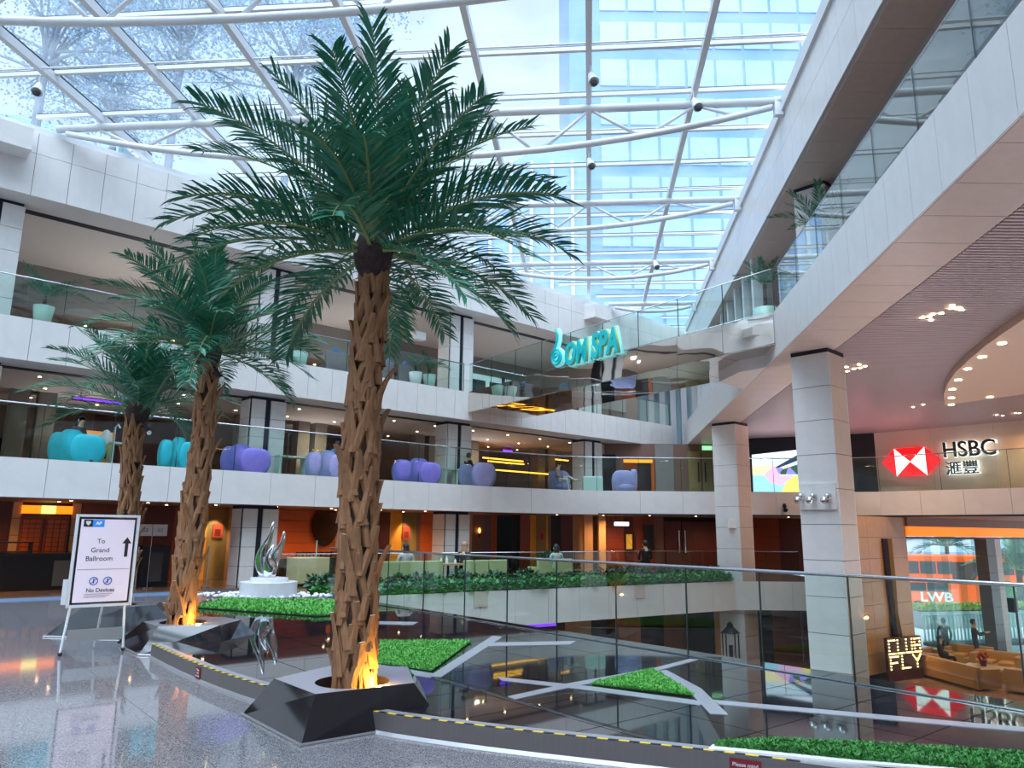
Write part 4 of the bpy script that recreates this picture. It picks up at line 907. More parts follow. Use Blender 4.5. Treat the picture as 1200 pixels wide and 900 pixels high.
# planters
M_pl = mat('black_speckled_gloss', (26, 28, 34), .05, var=.6, vscale=60, spec=.9, ior=1.55); M_hole = mat('planter_soil_brown', (56, 40, 30), .8, var=.3)
def ray_poly(c, ang, poly):
    d = np.array([math.cos(ang), math.sin(ang)]); best = 9.
    for i in range(len(poly)):
        a = np.array(poly[i])-c; b = np.array(poly[(i+1) % len(poly)])-c; e = b-a; den = d[0]*(-e[1])+e[0]*d[1]
        if abs(den) < 1e-9: continue
        t = (a[0]*(-e[1])+e[0]*a[1])/den; u = (d[0]*a[1]-d[1]*a[0])/den
        if t > 0 and -1e-6 <= u <= 1+1e-6: best = min(best, t)
    return best
def planter(label, bot, top, zt, c, hr, z_bot=0.):
    e = empty('planter', (c[0], c[1], 0), label=label, cat='planter', group='faceted black planters'); n = len(bot)
    mb = MB(); vs = [(p[0], p[1], (p[2] if len(p) > 2 else z_bot)) for p in bot]+[(*p, zt) for p in top]
    fs = []
    for i in range(n):
        j = (i+1) % n; fs += [(i, j, n+j), (i, n+j, n+i)]
    mb.add(vs, fs); mb.build('body', M_pl, e)
    c = np.array(c); N = 48; angs = [2*math.pi*k/N for k in range(N)]
    corner = sorted([math.atan2(p[1]-c[1], p[0]-c[0]) % (2*math.pi) for p in top]); angs = sorted(angs+corner); N = len(angs)
    outer = [(*(c+np.array([math.cos(a), math.sin(a)])*ray_poly(c, a, top)), zt) for a in angs]; inner = [(c[0]+hr*math.cos(a), c[1]+hr*math.sin(a), zt) for a in angs]; low_ = [(p[0], p[1], zt-.16) for p in inner]
    MB().add(outer+inner, [(i, (i+1) % N, N+(i+1) % N, N+i) for i in range(N)]).build('rim', mat('skylight_sheen_top', (170, 168, 176), .12, spec=.8), e)  # rim of the black planter, skylight reflection put into its grey colour
    MB().add(inner+low_, [(i, (i+1) % N, N+(i+1) % N, N+i) for i in range(N)]+[tuple(N+i for i in range(N))]).build('planting_hole', M_hole, e)
    tr = [(p[0], p[1], .012) for p in vs[:n]]+[(vs[0][0], vs[0][1], .012)]; MB().tube(tr, .014, 6).build('floor_trim', MATS['silver_floor_trim'], e)
    return e
planter('near black planter of the tall palm straddling the curb', [(-2.55, 7.56), (-1.70, 6.53), (-.62, 7.36), (-.85, 8.5), (-2.0, 8.7)], [(-2.22, 7.42), (-1.66, 6.76), (-.88, 7.28), (-1.05, 8.1), (-1.8, 8.2)], .36, P1[:2], .34)
planter('middle black planter of the shorter palm at the platform end', [(-6.0, 11.85), (-5.15, 10.83), (-3.98, 10.8), (-3.7, 11.9), (-4.5, 12.9), (-5.6, 12.8)], [(-5.5, 11.6), (-5.02, 11.08), (-4.22, 11.32), (-4.15, 11.95), (-4.6, 12.35), (-5.25, 12.3)], .36, P2[:2], .33)
planter('far black planter of the smallest palm behind the sign', [(-7.5, 12.5), (-6.2, 12.35), (-5.6, 13.2), (-6.0, 14.3), (-7.2, 14.5), (-7.8, 13.5)], [(-7.15, 12.95), (-6.4, 12.85), (-6.1, 13.3), (-6.3, 13.9), (-7.0, 14.0), (-7.3, 13.5)], .44, P3[:2], .3)
# uplights in the planters
for i, (P, dx, dy, pw, lb) in enumerate(((P1, .22, -.1, 26, 'small amber uplight in the near planter'), (P2, .24, -.12, 26, 'small amber uplight in the middle planter'))):
    e = empty('uplight', (P[0]+dx, P[1]+dy, .2), label=lb, cat='lamp')
    MB().lathe([(.045, 0), (.05, .06), (.035, .1)], (P[0]+dx, P[1]+dy, .2), 12).build('body', M_black, e)
    MB().lathe([(.033, 0), (.033, .006)], (P[0]+dx, P[1]+dy, .302), 10).build('lens', mat('amber_lens_glow', (255, 170, 40), .4, emit=(255, 150, 20), estr=6), e)
    point('uplight_glow', (P[0]+dx+.05, P[1]+dy-.05, .36), pw, (1., .55, .08), .03)
# small spot fittings strapped to the trunks
def trunk_spot(P, z, label):
    e = empty('spotlight', (P[0]+.2, P[1]-.1, P[2]+z), label=label, cat='spotlight')
    MB().tube([(P[0]+.1, P[1]-.06, P[2]+z+.12), (P[0]+.24, P[1]-.14, P[2]+z+.1)], .015, 6).build('arm', M_black, e)
    MB().tube([(P[0]+.2, P[1]-.12, P[2]+z+.16), (P[0]+.26, P[1]-.16, P[2]+z+.08), (P[0]+.33, P[1]-.2, P[2]+z)], [.035, .04, .06], 10).build('head', M_black, e)
    MB().ball((P[0]+.335, P[1]-.203, P[2]+z-.006), .045, 8, 4).build('lens', M_whitep, e)
trunk_spot(P2, 3.75, 'black spotlight strapped to the middle palm trunk'); trunk_spot(P3, 3.1, 'black spotlight strapped to the smallest palm trunk')
# =================================================================== TURF, HEDGES, PEBBLES
def turf(name, poly, z, nb, h, m, label, cat, lw=.009, seed=0, base=True):
    rnd = random.Random(seed); mb = MB()
    if base: mb.prism(poly, z, z+.012, 1)
    xs = [p[0] for p in poly]; ys = [p[1] for p in poly]; n = 0; tries = 0
    def inside(p):
        c = False; j = len(poly)-1
        for i in range(len(poly)):
            if (poly[i][1] > p[1]) != (poly[j][1] > p[1]) and p[0] < (poly[j][0]-poly[i][0])*(p[1]-poly[i][1])/(poly[j][1]-poly[i][1])+poly[i][0]: c = not c
            j = i
        return c
    vs, fs = [], []
    while n < nb and tries < nb*6:
        tries += 1; p = (rnd.uniform(min(xs), max(xs)), rnd.uniform(min(ys), max(ys)))
        if not inside(p): continue
        a = rnd.uniform(0, 6.28); b = rnd.uniform(0, 6.28); ln = h*rnd.uniform(.5, 1.15); w_ = lw*rnd.uniform(.7, 1.3); zb = z+rnd.uniform(0, h*.45)
        t = Vector((math.cos(a)*ln*.6, math.sin(a)*ln*.6, ln*.75)); s = Vector((math.cos(b), math.sin(b), .2))*w_; q = Vector((p[0], p[1], zb)); k = len(vs)
        vs += [tuple(q), tuple(q+t*.5+s), tuple(q+t), tuple(q+t*.5-s)]; fs += [(k, k+1, k+2, k+3)]; n += 1
    mb.add(vs, fs, 0); o = mb.build(name, [m, mat('dark_turf_base', (28, 62, 32), .9)]); return tag(o, label, cat, kind='stuff')
turf('artificial_turf', pxpoly([(436, 753), (552, 753), (505, 788), (436, 778)], .16), .165, 16000, .045, M_turf, 'bright green artificial turf wedge beside the tall palm', 'turf', seed=1)
turf('artificial_turf', pxpoly([(694, 804), (765, 787), (812, 817)], .16), .165, 12000, .045, M_turf, 'small triangle of bright green turf inside pale stripes', 'turf', seed=2)
turf('artificial_turf', pxpoly([(232, 713), (372, 723), (400, 721), (400, 706), (262, 704)], .16), .165, 9000, .08, M_turf, 'green turf bed around the chrome sculpture', 'turf', lw=.02, seed=3)
hp = pxpoly([(835, 872), (900, 878), (1000, 888), (1100, 896), (1210, 905), (1210, 885), (1100, 878), (1000, 872), (900, 868)], .2)
turf('box_hedge', hp, .178, 30000, .05, M_leaf, 'low clipped green hedge strip along the curb edge', 'hedge', lw=.012, seed=4)
wht = MB().prism([tuple(p) for p in pxpoly([(835, 872), (900, 878), (1000, 888), (1100, 896), (1210, 905), (1210, 910), (1100, 901), (1000, 893), (900, 883), (830, 877)], .19)], .175, .19).build('hedge_tray', M_whitep, pl)
pb = MB(); rnd = random.Random(5)
ped = at_z(314, 698, .16)
for i in range(170):
    a = rnd.uniform(0, 6.28); r = rnd.uniform(.75, 1.6); q = (ped[0]+r*math.cos(a), ped[1]-.2+r*.5*math.sin(a), .2); pb.ball(q, (rnd.uniform(.03, .07), rnd.uniform(.03, .06), .03), 6, 3)
tag(pb.build('pebbles', mat('white_pebble', (232, 232, 236), .6)), 'scatter of white pebbles around the sculpture pedestal', 'pebbles', kind='stuff')
# shrubs of the long planter across the void
def shrub_mesh(seed, m, r, h, n):
    rnd = random.Random(seed); mb = MB()
    for i in range(n):
        a = rnd.uniform(0, 6.28); t = rnd.random()**.5; z = h*rnd.uniform(.05, 1); rr = r*t*(1-.35*(z/h)); q = Vector((rr*math.cos(a), rr*math.sin(a), z)); d = Vector((math.cos(a)*rnd.uniform(.2, 1), math.sin(a)*rnd.uniform(.2, 1), rnd.uniform(-.3, .8))).normalized(); ln = rnd.uniform(.08, .15); s = d.cross(Vector((rnd.uniform(-1, 1), rnd.uniform(-1, 1), 1))).normalized()*ln*.32
        mb.add([q, q+d*ln*.5+s, q+d*ln, q+d*ln*.5-s], [(0, 1, 2, 3)])
    mb.tube([(0, 0, 0), (0, 0, h*.5)], .015, 5)
    return mb.mesh('shrub', m)
SH = [shrub_mesh(i, [M_leafd, M_leaf][i % 2], [.36, .3][i % 2], [.42, .24][i % 2], [300, 220][i % 2]) for i in range(4)]
tray = wallpanel('planter_trough', np.array(V1)+np.array((-.25, .35)), np.array((8.2, 28.))+np.array((-.25, .45)), 0, .05, .7, M_joint); tag(tray, 'long low trough holding the hedge planting across the void', 'planter')
for row, (off, hh) in enumerate(((.2, 1), (.62, 0))):
    nn = 34 if row == 0 else 26
    for i in range(nn):
        t = (i+.5)/nn; p = np.array(V1)*(1-t)+np.array((8.2, 28.))*t+np.array((-.55, .83))*off; sc = rnd.uniform(.85, 1.2)
        o = link('shrub', SH[(1 if row == 0 else 0)+2*(i % 2)], None, Matrix.Translation((p[0], p[1], .05)) @ Matrix.Rotation(rnd.uniform(0, 6.28), 4, 'Z') @ Matrix.Scale(sc, 4))
        tag(o, 'low bright green shrub along the front of the hedge trough' if row == 0 else 'tall dark green shrub along the back of the hedge trough', 'shrub', 'low front shrubs of the long trough' if row == 0 else 'tall back shrubs of the long trough')
# =================================================================== BALLROOM SIGN ON EASEL
EZ = 50.; ep = at_z(110, 766, 0)[:2]; EU = azv(EZ); EO = np.array([EU[1], -EU[0]])
def ez(x, y, d=0.): return at_plane(x, y, np.array(ep)+EO*d, EZ)
es_ = empty('easel_sign', (ep[0], ep[1], 0), label='white framed ballroom direction sign on an easel', cat='sign')
tl, tr_, bl = ez(92, 604), ez(160, 604), ez(83, 711); bwid = float((tr_-tl)[:2] @ EU); bz0, bz1 = float(bl[2]), float(tl[2]); bc = (ez(92, 604)[:2]+ez(160, 604)[:2]+ez(81, 711)[:2]+ez(152, 711)[:2])/4
bwid = .8; bhh = bz1-bz0; erz = math.atan2(EU[1], EU[0])
M_ew = mat('white_enamel_frame', (226, 230, 236), .3); M_sheet = mat('lilac_white_sheet', (232, 220, 236), .5, emit=(232, 220, 236), estr=.12)
FR = lambda x, z, d=0.: (bc[0]+EU[0]*x+EO[0]*d, bc[1]+EU[1]*x+EO[1]*d, bz0+z)
bd = cube('board', FR(0, bhh/2), (bwid-.06, .02, bhh-.06), erz, M_black, es_)
for x in (-bwid/2, bwid/2): cube('frame_bar', FR(x, bhh/2), (.035, .04, bhh+.035), erz, M_ew, es_)
for z in (0, bhh): cube('frame_bar', FR(0, z), (bwid, .04, .035), erz, M_ew, es_)
cube('sheet', FR(0, bhh/2, .012), (bwid-.1, .004, bhh-.1), erz, M_sheet, es_)
tf = lambda x, z: frame(FR(x, z, .016), EU, EO)
M_inkb = mat('dark_print', (44, 40, 50), .6); M_blue = mat('blue_print', (40, 140, 236), .5, emit=(40, 140, 236), estr=.15); M_blue2 = mat('blue_ring_print', (40, 84, 176), .5)
def up_(y): return bhh*(1-y)        # fraction from the top
cube('logo_block', FR(-.26, up_(.085), .016), (.115, .003, .1), erz, M_inkb, es_); cube('logo_block', FR(-.128, up_(.085), .016), (.15, .003, .1), erz, M_blue, es_)
shd = MB(); sh_p = [(-.03, .03), (.03, .03), (.03, 0), (0, -.035), (-.03, 0)]
shd.add([FR(-.26+a, up_(.085)+b, .02) for a, b in sh_p], [(0, 4, 3, 2, 1)]); shd.build('shield', M_whitep, es_)
text('lettering', 'AP', .07, tf(-.128, up_(.085)) @ Matrix.Translation((0, 0, .004)), M_whitep, es_, .001, height=.05, offset=.004)
for tx, y, hgt in (('To', .285, .062), ('Grand', .385, .066), ('Ballroom', .48, .066)): text('lettering', tx, .1, tf(-.07, up_(y)), M_inkb, es_, .001, height=hgt)
ar = MB(); ap = [(-.022, -.13), (.022, -.13), (.022, .06), (.062, .06), (0, .15), (-.062, .06), (-.022, .06)]
ar.add([FR(.27+a, up_(.36)+b, .017) for a, b in ap], [(0, 1, 2, 6), (5, 3, 4)]); ar.build('arrow', M_inkb, es_)
cube('rule', FR(0, up_(.60), .0165), (bwid-.12, .002, .006), erz, mat('grey_print', (150, 140, 156), .6), es_)
for x in (-.11, .07):
    ring = [FR(x+.052*math.cos(t*math.pi/12), up_(.73)+.052*math.sin(t*math.pi/12), .017) for t in range(25)]; MB().tube(ring, .006, 5).build('ring', M_blue2, es_)
    cube('ban_bar', FR(x, up_(.73), .0175), (.016, .002, .06), erz, M_blue2, es_); 
    a_ = FR(x-.036, up_(.73)-.036, .018); b_ = FR(x+.036, up_(.73)+.036, .018); MB().tube([a_, b_], .005, 5).build('slash', M_blue2, es_)
text('lettering', 'No Devices', .08, tf(-.01, up_(.83)), M_inkb, es_, .001, width=.36, offset=.001)
for k in range(3): cube('small_print', FR(-.03-.02*k, up_(.872+.017*k), .0165), (.36-.04*k, .002, .006), erz, MATS['grey_print'], es_)
for x, bx_ in ((-.36, -.42), (.33, .37)):
    MB().tube([FR(x, 0), (ep[0]+EU[0]*bx_, ep[1]+EU[1]*bx_, .03)], .018, 8).build('leg', M_ew, es_); MB().ball((ep[0]+EU[0]*bx_, ep[1]+EU[1]*bx_, .03), .03, 8, 5).build('caster', M_black, es_)
MB().tube([FR(.05, 0, -.02), (ep[0]-EO[0]*.5+EU[0]*.1, ep[1]-EO[1]*.5+EU[1]*.1, .03)], .016, 8).build('rear_leg', M_ew, es_)
cube('lower_shelf', (ep[0], ep[1], .26), (.72, .02, .16), erz, mat('grey_tray', (150, 150, 150), .4), es_)
cube('leaflet_box', FR(-bwid/2-.05, .2), (.06, .05, .34), erz, M_ew, es_)
# =================================================================== SCULPTURE
pz = at_z(314, 699, .16); sc_ = empty('pedestal', (pz[0], pz[1], .16), label='round white two tier pedestal under the chrome sculpture', cat='pedestal')
MB().lathe([(.66, 0), (.66, .34)], (pz[0], pz[1], .165), 40).build('drum', mat('white_lacquer', (226, 228, 236), .25), sc_); MB().lathe([(.44, 0), (.44, .09)], (pz[0], pz[1], .505), 36).build('plinth', MATS['white_lacquer'], sc_)
scu = MB(); zb = .6
def blade(pts, w0, th):
    n = len(pts); vs = []
    for i, (x, y, z) in enumerate(pts):
        t = i/(n-1); w_ = w0*math.sin(math.pi*(.12+.86*t))*1.0+.01; tw = t*1.9
        dx, dy = math.cos(tw)*w_, math.sin(tw)*w_; nx, ny = -math.sin(tw)*th, math.cos(tw)*th
        vs += [(x-dx, y-dy, z), (x+nx, y+ny, z+.02), (x+dx, y+dy, z), (x-nx, y-ny, z-.02)]
    scu.add([(pz[0]+a, pz[1]+b, zb+c) for a, b, c in vs], [(i*4+k, i*4+(k+1) % 4, (i+1)*4+(k+1) % 4, (i+1)*4+k) for i in range(n-1) for k in range(4)]+[(3, 2, 1, 0), tuple((n-1)*4+k for k in range(4))])
blade([(-.16, 0, 0), (-.24, 0, .3), (-.2, 0, .6), (-.05, 0, .95), (.02, 0, 1.35)], .27, .07)
blade([(.1, 0, 0), (.0, .02, .25), (.1, .05, .5), (.26, .05, .8), (.28, .02, 1.12)], .27, .07)
blade([(-.05, -.1, 0), (.05, -.1, .25), (-.05, -.08, .5), (.08, -.05, .8)], .26, .06)
sco = scu.build('sculpture', M_chrome, None, True); tag(sco, 'twisted polished chrome sculpture like folded sails', 'sculpture')
sb = sco.modifiers.new('s', 'SUBSURF'); sb.levels = 1; sb.render_levels = 2
# =================================================================== LOUNGE CHAIRS
def petal(c, r, tilt, rz, m, parent, nm='petal'):
    R3 = Matrix.Rotation(rz, 3, 'Z') @ Matrix.Rotation(tilt, 3, 'X'); mb = MB(); n, k = 18, 12; vs = []
    for i in range(k+1):
        th = math.pi*(.01+.98*i/k)
        for j in range(n):
            ph = 2*math.pi*j/n; s = max(.12, math.sin(th))**.6; z = -math.cos(th); w_ = 1-.12*(-z) if z < 0 else 1.
            v = Vector((math.copysign(abs(s*math.cos(ph))**.8, math.cos(ph))*r[0]*w_, s*math.sin(ph)*r[1], z*r[2])); vs.append(Vector(c)+R3 @ v)
    mb.add(vs, [(i*n+j, i*n+(j+1) % n, (i+1)*n+(j+1) % n, (i+1)*n+j) for i in range(k) for j in range(n)]+[tuple(range(n))[::-1], tuple(k*n+j for j in range(n))])
    return mb.build(nm, m, parent, True)
M_turq = mat('turquoise_velvet', (22, 174, 190), .7, var=.1, vscale=4, sheen=.5); M_lil = mat('violet_velvet', (124, 116, 204), .75, var=.1, vscale=4, sheen=.5); M_lil2 = mat('lilac_velvet', (158, 156, 206), .75, var=.1, vscale=4, sheen=.5)
def pod(px, py, wpx, m, label, shape, face=0.):
    """px,py = foot of the chair as it shows over the front; sits 0.75 m behind the front"""
    s0, _ = fpl(px-wpx/2, py, .4); s1_, _ = fpl(px+wpx/2, py, .4); s = (s0+s1_)/2; w_ = s1_-s0; n = .32
    b = FS(s, n); z = Z1T-.03; e = empty('lounge_chair', (*b, z), label=label, cat='chair', group='petal shaped lounge chairs')
    def L(a, d, zz): q = FS(s+a, n+d); return (q[0], q[1], z+zz)
    petal(L(0, .16, .26), (w_*.42, .2, .24), 0, RZF, m, e, 'seat')
    for (a, zc, rx, rzz, d) in shape: petal(L(a*w_, d-.08, zc), (rx*w_, .13, rzz), .08, RZF, m, e, 'petal')
    MB().lathe([(.2, 0), (.2, .04), (.05, .06), (.05, .2)], L(0, .1, 0), 16).build('swivel_base', M_rail, e)
    return e
A3 = [(-.3, .36, .21, .43, .06), (-.12, .38, .24, .5, .0), (.17, .35, .36, .43, -.06)]
A4 = [(-.3, .37, .21, .45, -.02), (-.1, .3, .2, .38, .05), (.04, .4, .23, .52, 0), (.26, .36, .26, .44, -.05)]
A2 = [(-.12, .5, .38, .48, -.05), (.33, .56, .15, .5, .1)]
pod(86, 540, 66, M_turq, 'turquoise velvet petal chair with the seated dark haired woman', A3)
pod(203, 546, 44, M_turq, 'turquoise velvet petal chair between the two rear palms', A4)
pod(284, 551, 56, M_lil, 'violet velvet petal chair in front of the split column', A3)
pod(378, 556, 48, M_lil2, 'lilac velvet petal chair with a seated guest behind the tall palm', A4)
pod(484, 563, 56, M_lil, 'violet velvet petal chair with four lobes right of the tall palm', A4)
pod(556, 567, 42, M_lil2, 'lilac velvet petal chair with a guest in black', [(-.26, .4, .26, .46, .05), (.14, .44, .36, .52, -.06), (.36, .5, .14, .5, .08)])
def pod2(px, wpx, label, shape, m):
    a = at_z(px, 576, Z1T)[:2]; Yb = a[1]+.9; p = at_Y(px, 570, Yb); w_ = wpx*Yb/FPX; z = Z1T-.03
    e = empty('lounge_chair', (p[0], Yb, z), label=label, cat='chair', group='petal shaped lounge chairs')
    petal((p[0], Yb+.2, z+.28), (w_*.42, .42, .25), 0, 0, m, e, 'seat')
    for (aa, zc, rx, rzz, d) in shape: petal((p[0]+aa*w_, Yb+d, z+zc), (rx*w_, .15, rzz), .12, 0, m, e, 'petal')
    MB().lathe([(.28, 0), (.28, .04), (.05, .06), (.05, .2)], (p[0], Yb+.2, z), 16).build('swivel_base', M_rail, e); return e
M_lil3 = mat('grey_blue_velvet', (128, 138, 186), .75, var=.1, vscale=4, sheen=.5)
pod2(657, 30, 'grey blue velvet petal chair with a guest crossing legs', [(-.05, .5, .42, .5, -.05), (-.35, .55, .14, .45, .1)], M_lil3)
pod2(732, 32, 'pale lilac velvet petal chair standing empty beside the green table', [(-.06, .5, .42, .5, -.05), (.34, .58, .14, .48, .05), (-.36, .45, .1, .4, .05)], M_lil2)
# side tables on the lounge
M_tblg = mat('pale_green_gloss', (196, 220, 212), .15)
def stable(px, py, wpx, label, zt=.62):
    s, _ = fpl(px, py, .8); w_ = wpx*fpl(px, py, .8)[0]*0+wpx*.033; b = FS(s, .42); z = Z1T-.03; e = empty('side_table', (*b, z), label=label, cat='table')
    cube('top', (b[0], b[1], z+zt), (w_, .4, .05), RZF, M_tblg, e)
    for q in (-1, 1): c = FS(s+q*(w_/2-.05), .42); cube('leg_panel', (c[0], c[1], z+zt/2-.015), (.06, .36, zt-.03), RZF, M_tblg, e)
stable(334, 554, 30, 'pale green side table beside the violet chair'); stable(137, 542, 20, 'pale green side table beside the yellow floor stand'); stable(519, 563, 20, 'pale green side table between two lilac chairs')
cb_ = at_Y(694, 570, 32.7); tb = empty('square_table', (cb_[0], 32.7, Z1T-.03), label='square pale green table beside the empty lilac chair', cat='table')
MB().box((cb_[0], 32.7, Z1T+.3), (.85, .8, .66)).build('body', M_tblg, tb, bevel=.02); cube('top', (cb_[0], 32.7, Z1T+.65), (.8, .75, .03), 0, M_whitep, tb)
# yellow sign board and white stand
yb_ = fpl(120, 541, .9)[0]; ys_ = empty('floor_sign', (*FS(yb_, .9), Z1T-.03), label='yellow wet floor sign beside the turquoise chair', cat='sign')
for d_, tl_ in ((-.1, .18), (.1, -.18)):
    q = FS(yb_, .9+d_); MB().box((q[0], q[1], Z1T+.28), (.34, .02, .62), M=Matrix.Rotation(RZF, 3, 'Z') @ Matrix.Rotation(tl_, 3, 'X')).build('leaf', mat('yellow_plastic', (238, 186, 24), .4), ys_)
q = FS(yb_, .77); cube('dark_mark', (q[0], q[1], Z1T+.32), (.1, .01, .3), RZF, M_inkb, ys_)
sb_ = fpl(131, 541, .9)[0]; q = FS(sb_, .95); hs = empty('white_stand', (*q, Z1T-.03), label='white bag hung on a pale metal stand in the lounge', cat='stand')
MB().tube([(q[0], q[1], Z1T-.03), (q[0], q[1], Z1T+1.1), (q[0]+.08, q[1], Z1T+1.18), (q[0]+.14, q[1]+.02, Z1T+1.08)], .03, 8).build('pole', M_ew, hs); MB().ball((q[0]-.2, q[1]-.05, Z1T+.75), (.16, .1, .28), 10, 6).build('bag', M_ew, hs)
# =================================================================== PEOPLE
def person(label, base, rz, pose, top, bottom, hair, skin=(206, 160, 132), shoes=(30, 28, 30), h=1.7, long_hair=True, arms='rest'):
    k = h/1.7; S = {}
    if pose == 'stand':
        S = dict(pel=((0, 0, .95), .145), bel=((0, .01, 1.1), .135), che=((0, .01, 1.3), .15), nek=((0, .01, 1.47), .055), chi=((0, -.02, 1.55), .07), hed=((0, 0, 1.63), .088))
        for s, n in ((-1, 'l'), (1, 'r')):
            S['hip'+n] = ((s*.09, 0, .88), .1); S['kne'+n] = ((s*.1, -.01, .5), .065); S['ank'+n] = ((s*.1, .02, .09), .042); S['toe'+n] = ((s*.12, -.13, .04), .036)
    else:
        S = dict(pel=((0, 0, .52), .15), bel=((0, 0, .66), .14), che=((0, .02, .9), .15), nek=((0, 0, 1.06), .055), chi=((0, -.04, 1.13), .07), hed=((0, -.02, 1.21), .088))
        for s, n in ((-1, 'l'), (1, 'r')):
            cross = pose == 'cross' and n == 'r'
            S['hip'+n] = ((s*.09, -.06, .52), .1); S['kne'+n] = ((s*.12, -.46, .56 if not cross else .68), .07); S['ank'+n] = ((s*.12, -.5, .1) if not cross else (-.05, -.75, .52), .042); S['toe'+n] = ((s*.12, -.64, .05) if not cross else (-.07, -.9, .56), .036)
    cz = S['che'][0][2]; cy = S['che'][0][1]
    for s, n in ((-1, 'l'), (1, 'r')):
        S['sho'+n] = ((s*.185, cy, cz+.09), .065)
        if arms == 'rest' or pose == 'stand' and arms == 'rest':
            if pose == 'stand': S['elb'+n] = ((s*.25, cy+.03, cz-.2), .045); S['wri'+n] = ((s*.22, cy-.12, cz-.42), .032)
            else: S['elb'+n] = ((s*.24, cy-.05, cz-.18), .045); S['wri'+n] = ((s*.12, cy-.3, cz-.24), .032)
        elif arms == 'lean': S['elb'+n] = ((s*.23, cy-.14, cz-.14), .045); S['wri'+n] = ((s*.13, cy-.38, cz-.05), .032)
        w = np.array(S['wri'+n][0]); e_ = np.array(S['elb'+n][0]); d = (w-e_)/np.linalg.norm(w-e_); S['pal'+n] = (tuple(w+d*.07), .036)
        for f in range(4):
            off = np.array((s*(f-1.5)*.019, 0, 0)) if abs(d[1]) > .4 else np.array((0, (f-1.5)*.019, 0)); L_ = (.065, .08, .075, .06)[f]
            S['f%d%s' % (f, n)] = (tuple(w+d*.12+off), .011); S['g%d%s' % (f, n)] = (tuple(w+d*(.12+L_)+off+np.array((0, 0, -.015))), .009)
        S['th'+n] = (tuple(w+d*.05+np.array((-s*.04, -.02, .01))), .013); S['ti'+n] = (tuple(w+d*.1+np.array((-s*.055, -.035, .0))), .010)
    ED = [('pel', 'bel'), ('bel', 'che'), ('che', 'nek'), ('nek', 'chi'), ('chi', 'hed')]
    for n in 'lr':
        ED += [('pel', 'hip'+n), ('hip'+n, 'kne'+n), ('kne'+n, 'ank'+n), ('ank'+n, 'toe'+n), ('che', 'sho'+n), ('sho'+n, 'elb'+n), ('elb'+n, 'wri'+n), ('wri'+n, 'pal'+n), ('pal'+n, 'th'+n), ('th'+n, 'ti'+n)]
        for f in range(4): ED += [('pal'+n, 'f%d%s' % (f, n)), ('f%d%s' % (f, n), 'g%d%s' % (f, n))]
    keys = list(S); me = bpy.data.meshes.new('body'); me.from_pydata([S[q][0] for q in keys], [(keys.index(a), keys.index(b)) for a, b in ED], [])
    o = bpy.data.objects.new('body', me); COL.objects.link(o); md = o.modifiers.new('skin', 'SKIN'); md.use_smooth_shade = True
    for i, q in enumerate(keys):
        sv = me.skin_vertices[0].data[i]; r = S[q][1]; sv.radius = (r, r*(.8 if q in ('che', 'bel', 'pel') else 1)); sv.use_root = (q == 'pel')
    ss_ = o.modifiers.new('sub', 'SUBSURF'); ss_.levels = 1; ss_.render_levels = 1
    dg = bpy.context.evaluated_depsgraph_get(); m2 = bpy.data.meshes.new_from_object(o.evaluated_get(dg)); bpy.data.objects.remove(o); m2.name = 'body'
    tm = 'cloth_%02x%02x%02x' % tuple(top); bm_ = 'cloth_%02x%02x%02x' % tuple(bottom)
    m2.materials.clear()
    for mm in (mat('skin_%d' % skin[0], skin, .5), mat(tm, top, .8, var=.15), mat(bm_, bottom, .8, var=.15), mat('shoe_%02x' % shoes[0], shoes, .5)): m2.materials.append(mm)
    def cls(a, b):
        if a in ('nek', 'chi', 'hed') or b in ('nek', 'chi', 'hed'): return 0
        if a[:3] in ('wri', 'pal') or a[:2] in ('th', 'f0', 'f1', 'f2', 'f3'): return 0
        if a[:3] == 'ank': return 3
        if a[:3] in ('hip', 'kne'): return 2
        return 1
    segs = [(np.array(S[a][0]), np.array(S[b][0]), cls(a, b)) for a, b in ED]
    A_ = np.array([s[0] for s in segs]); B_ = np.array([s[1] for s in segs]); C_ = [s[2] for s in segs]; D_ = B_-A_; DD = (D_**2).sum(1)
    for p in m2.polygons:
        c = np.array(p.center); t = np.clip(((c-A_)*D_).sum(1)/DD, 0, 1); dist = np.linalg.norm(A_+D_*t[:, None]-c, axis=1); p.material_index = C_[int(dist.argmin())]; p.use_smooth = True
    e = empty('person', base, rz, label=label, cat='person')
    W_ = Matrix.Translation(base) @ Matrix.Rotation(rz, 4, 'Z') @ Matrix.Scale(k, 4)
    link('body', m2, e, W_)
    hx = Vector(S['hed'][0]); hm = MB(); hm.ball(hx+Vector((0, .015, .02)), (.098, .112, .112), 14, 8)
    if long_hair: hm.ball(hx+Vector((0, .06, -.11)), (.1, .06, .17), 12, 6)
    hv = hm.mesh('hair', mat('hair_%02x%02x%02x' % tuple(hair), hair, .5), True)
    # open the face side of the hair
    hv2 = bmesh.new(); hv2.from_mesh(hv); bmesh.ops.delete(hv2, geom=[f for f in hv2.faces if f.calc_center_median().y < hx.y-.045 and f.calc_center_median().z < hx.z+.055], context='FACES'); hv2.to_mesh(hv); hv2.free()
    link('hair', hv, e, W_)
    fm = MB(); fm.ball(hx+Vector((0, -.1, -.035)), (.014, .022, .022), 6, 4, 0)
    for s in (-1, 1): fm.ball(hx+Vector((s*.032, -.088, 0)), (.013, .008, .007), 6, 4, 1); fm.ball(hx+Vector((s*.092, 0, -.03)), (.012, .025, .032), 6, 4, 0)
    fm.ball(hx+Vector((0, -.088, -.07)), (.024, .008, .007), 6, 4, 2)
    link('face', fm.mesh('face', [MATS['skin_%d' % skin[0]], mat('eye_dark', (26, 22, 22), .3), mat('lip', (150, 80, 76), .5)], True), e, W_); return e
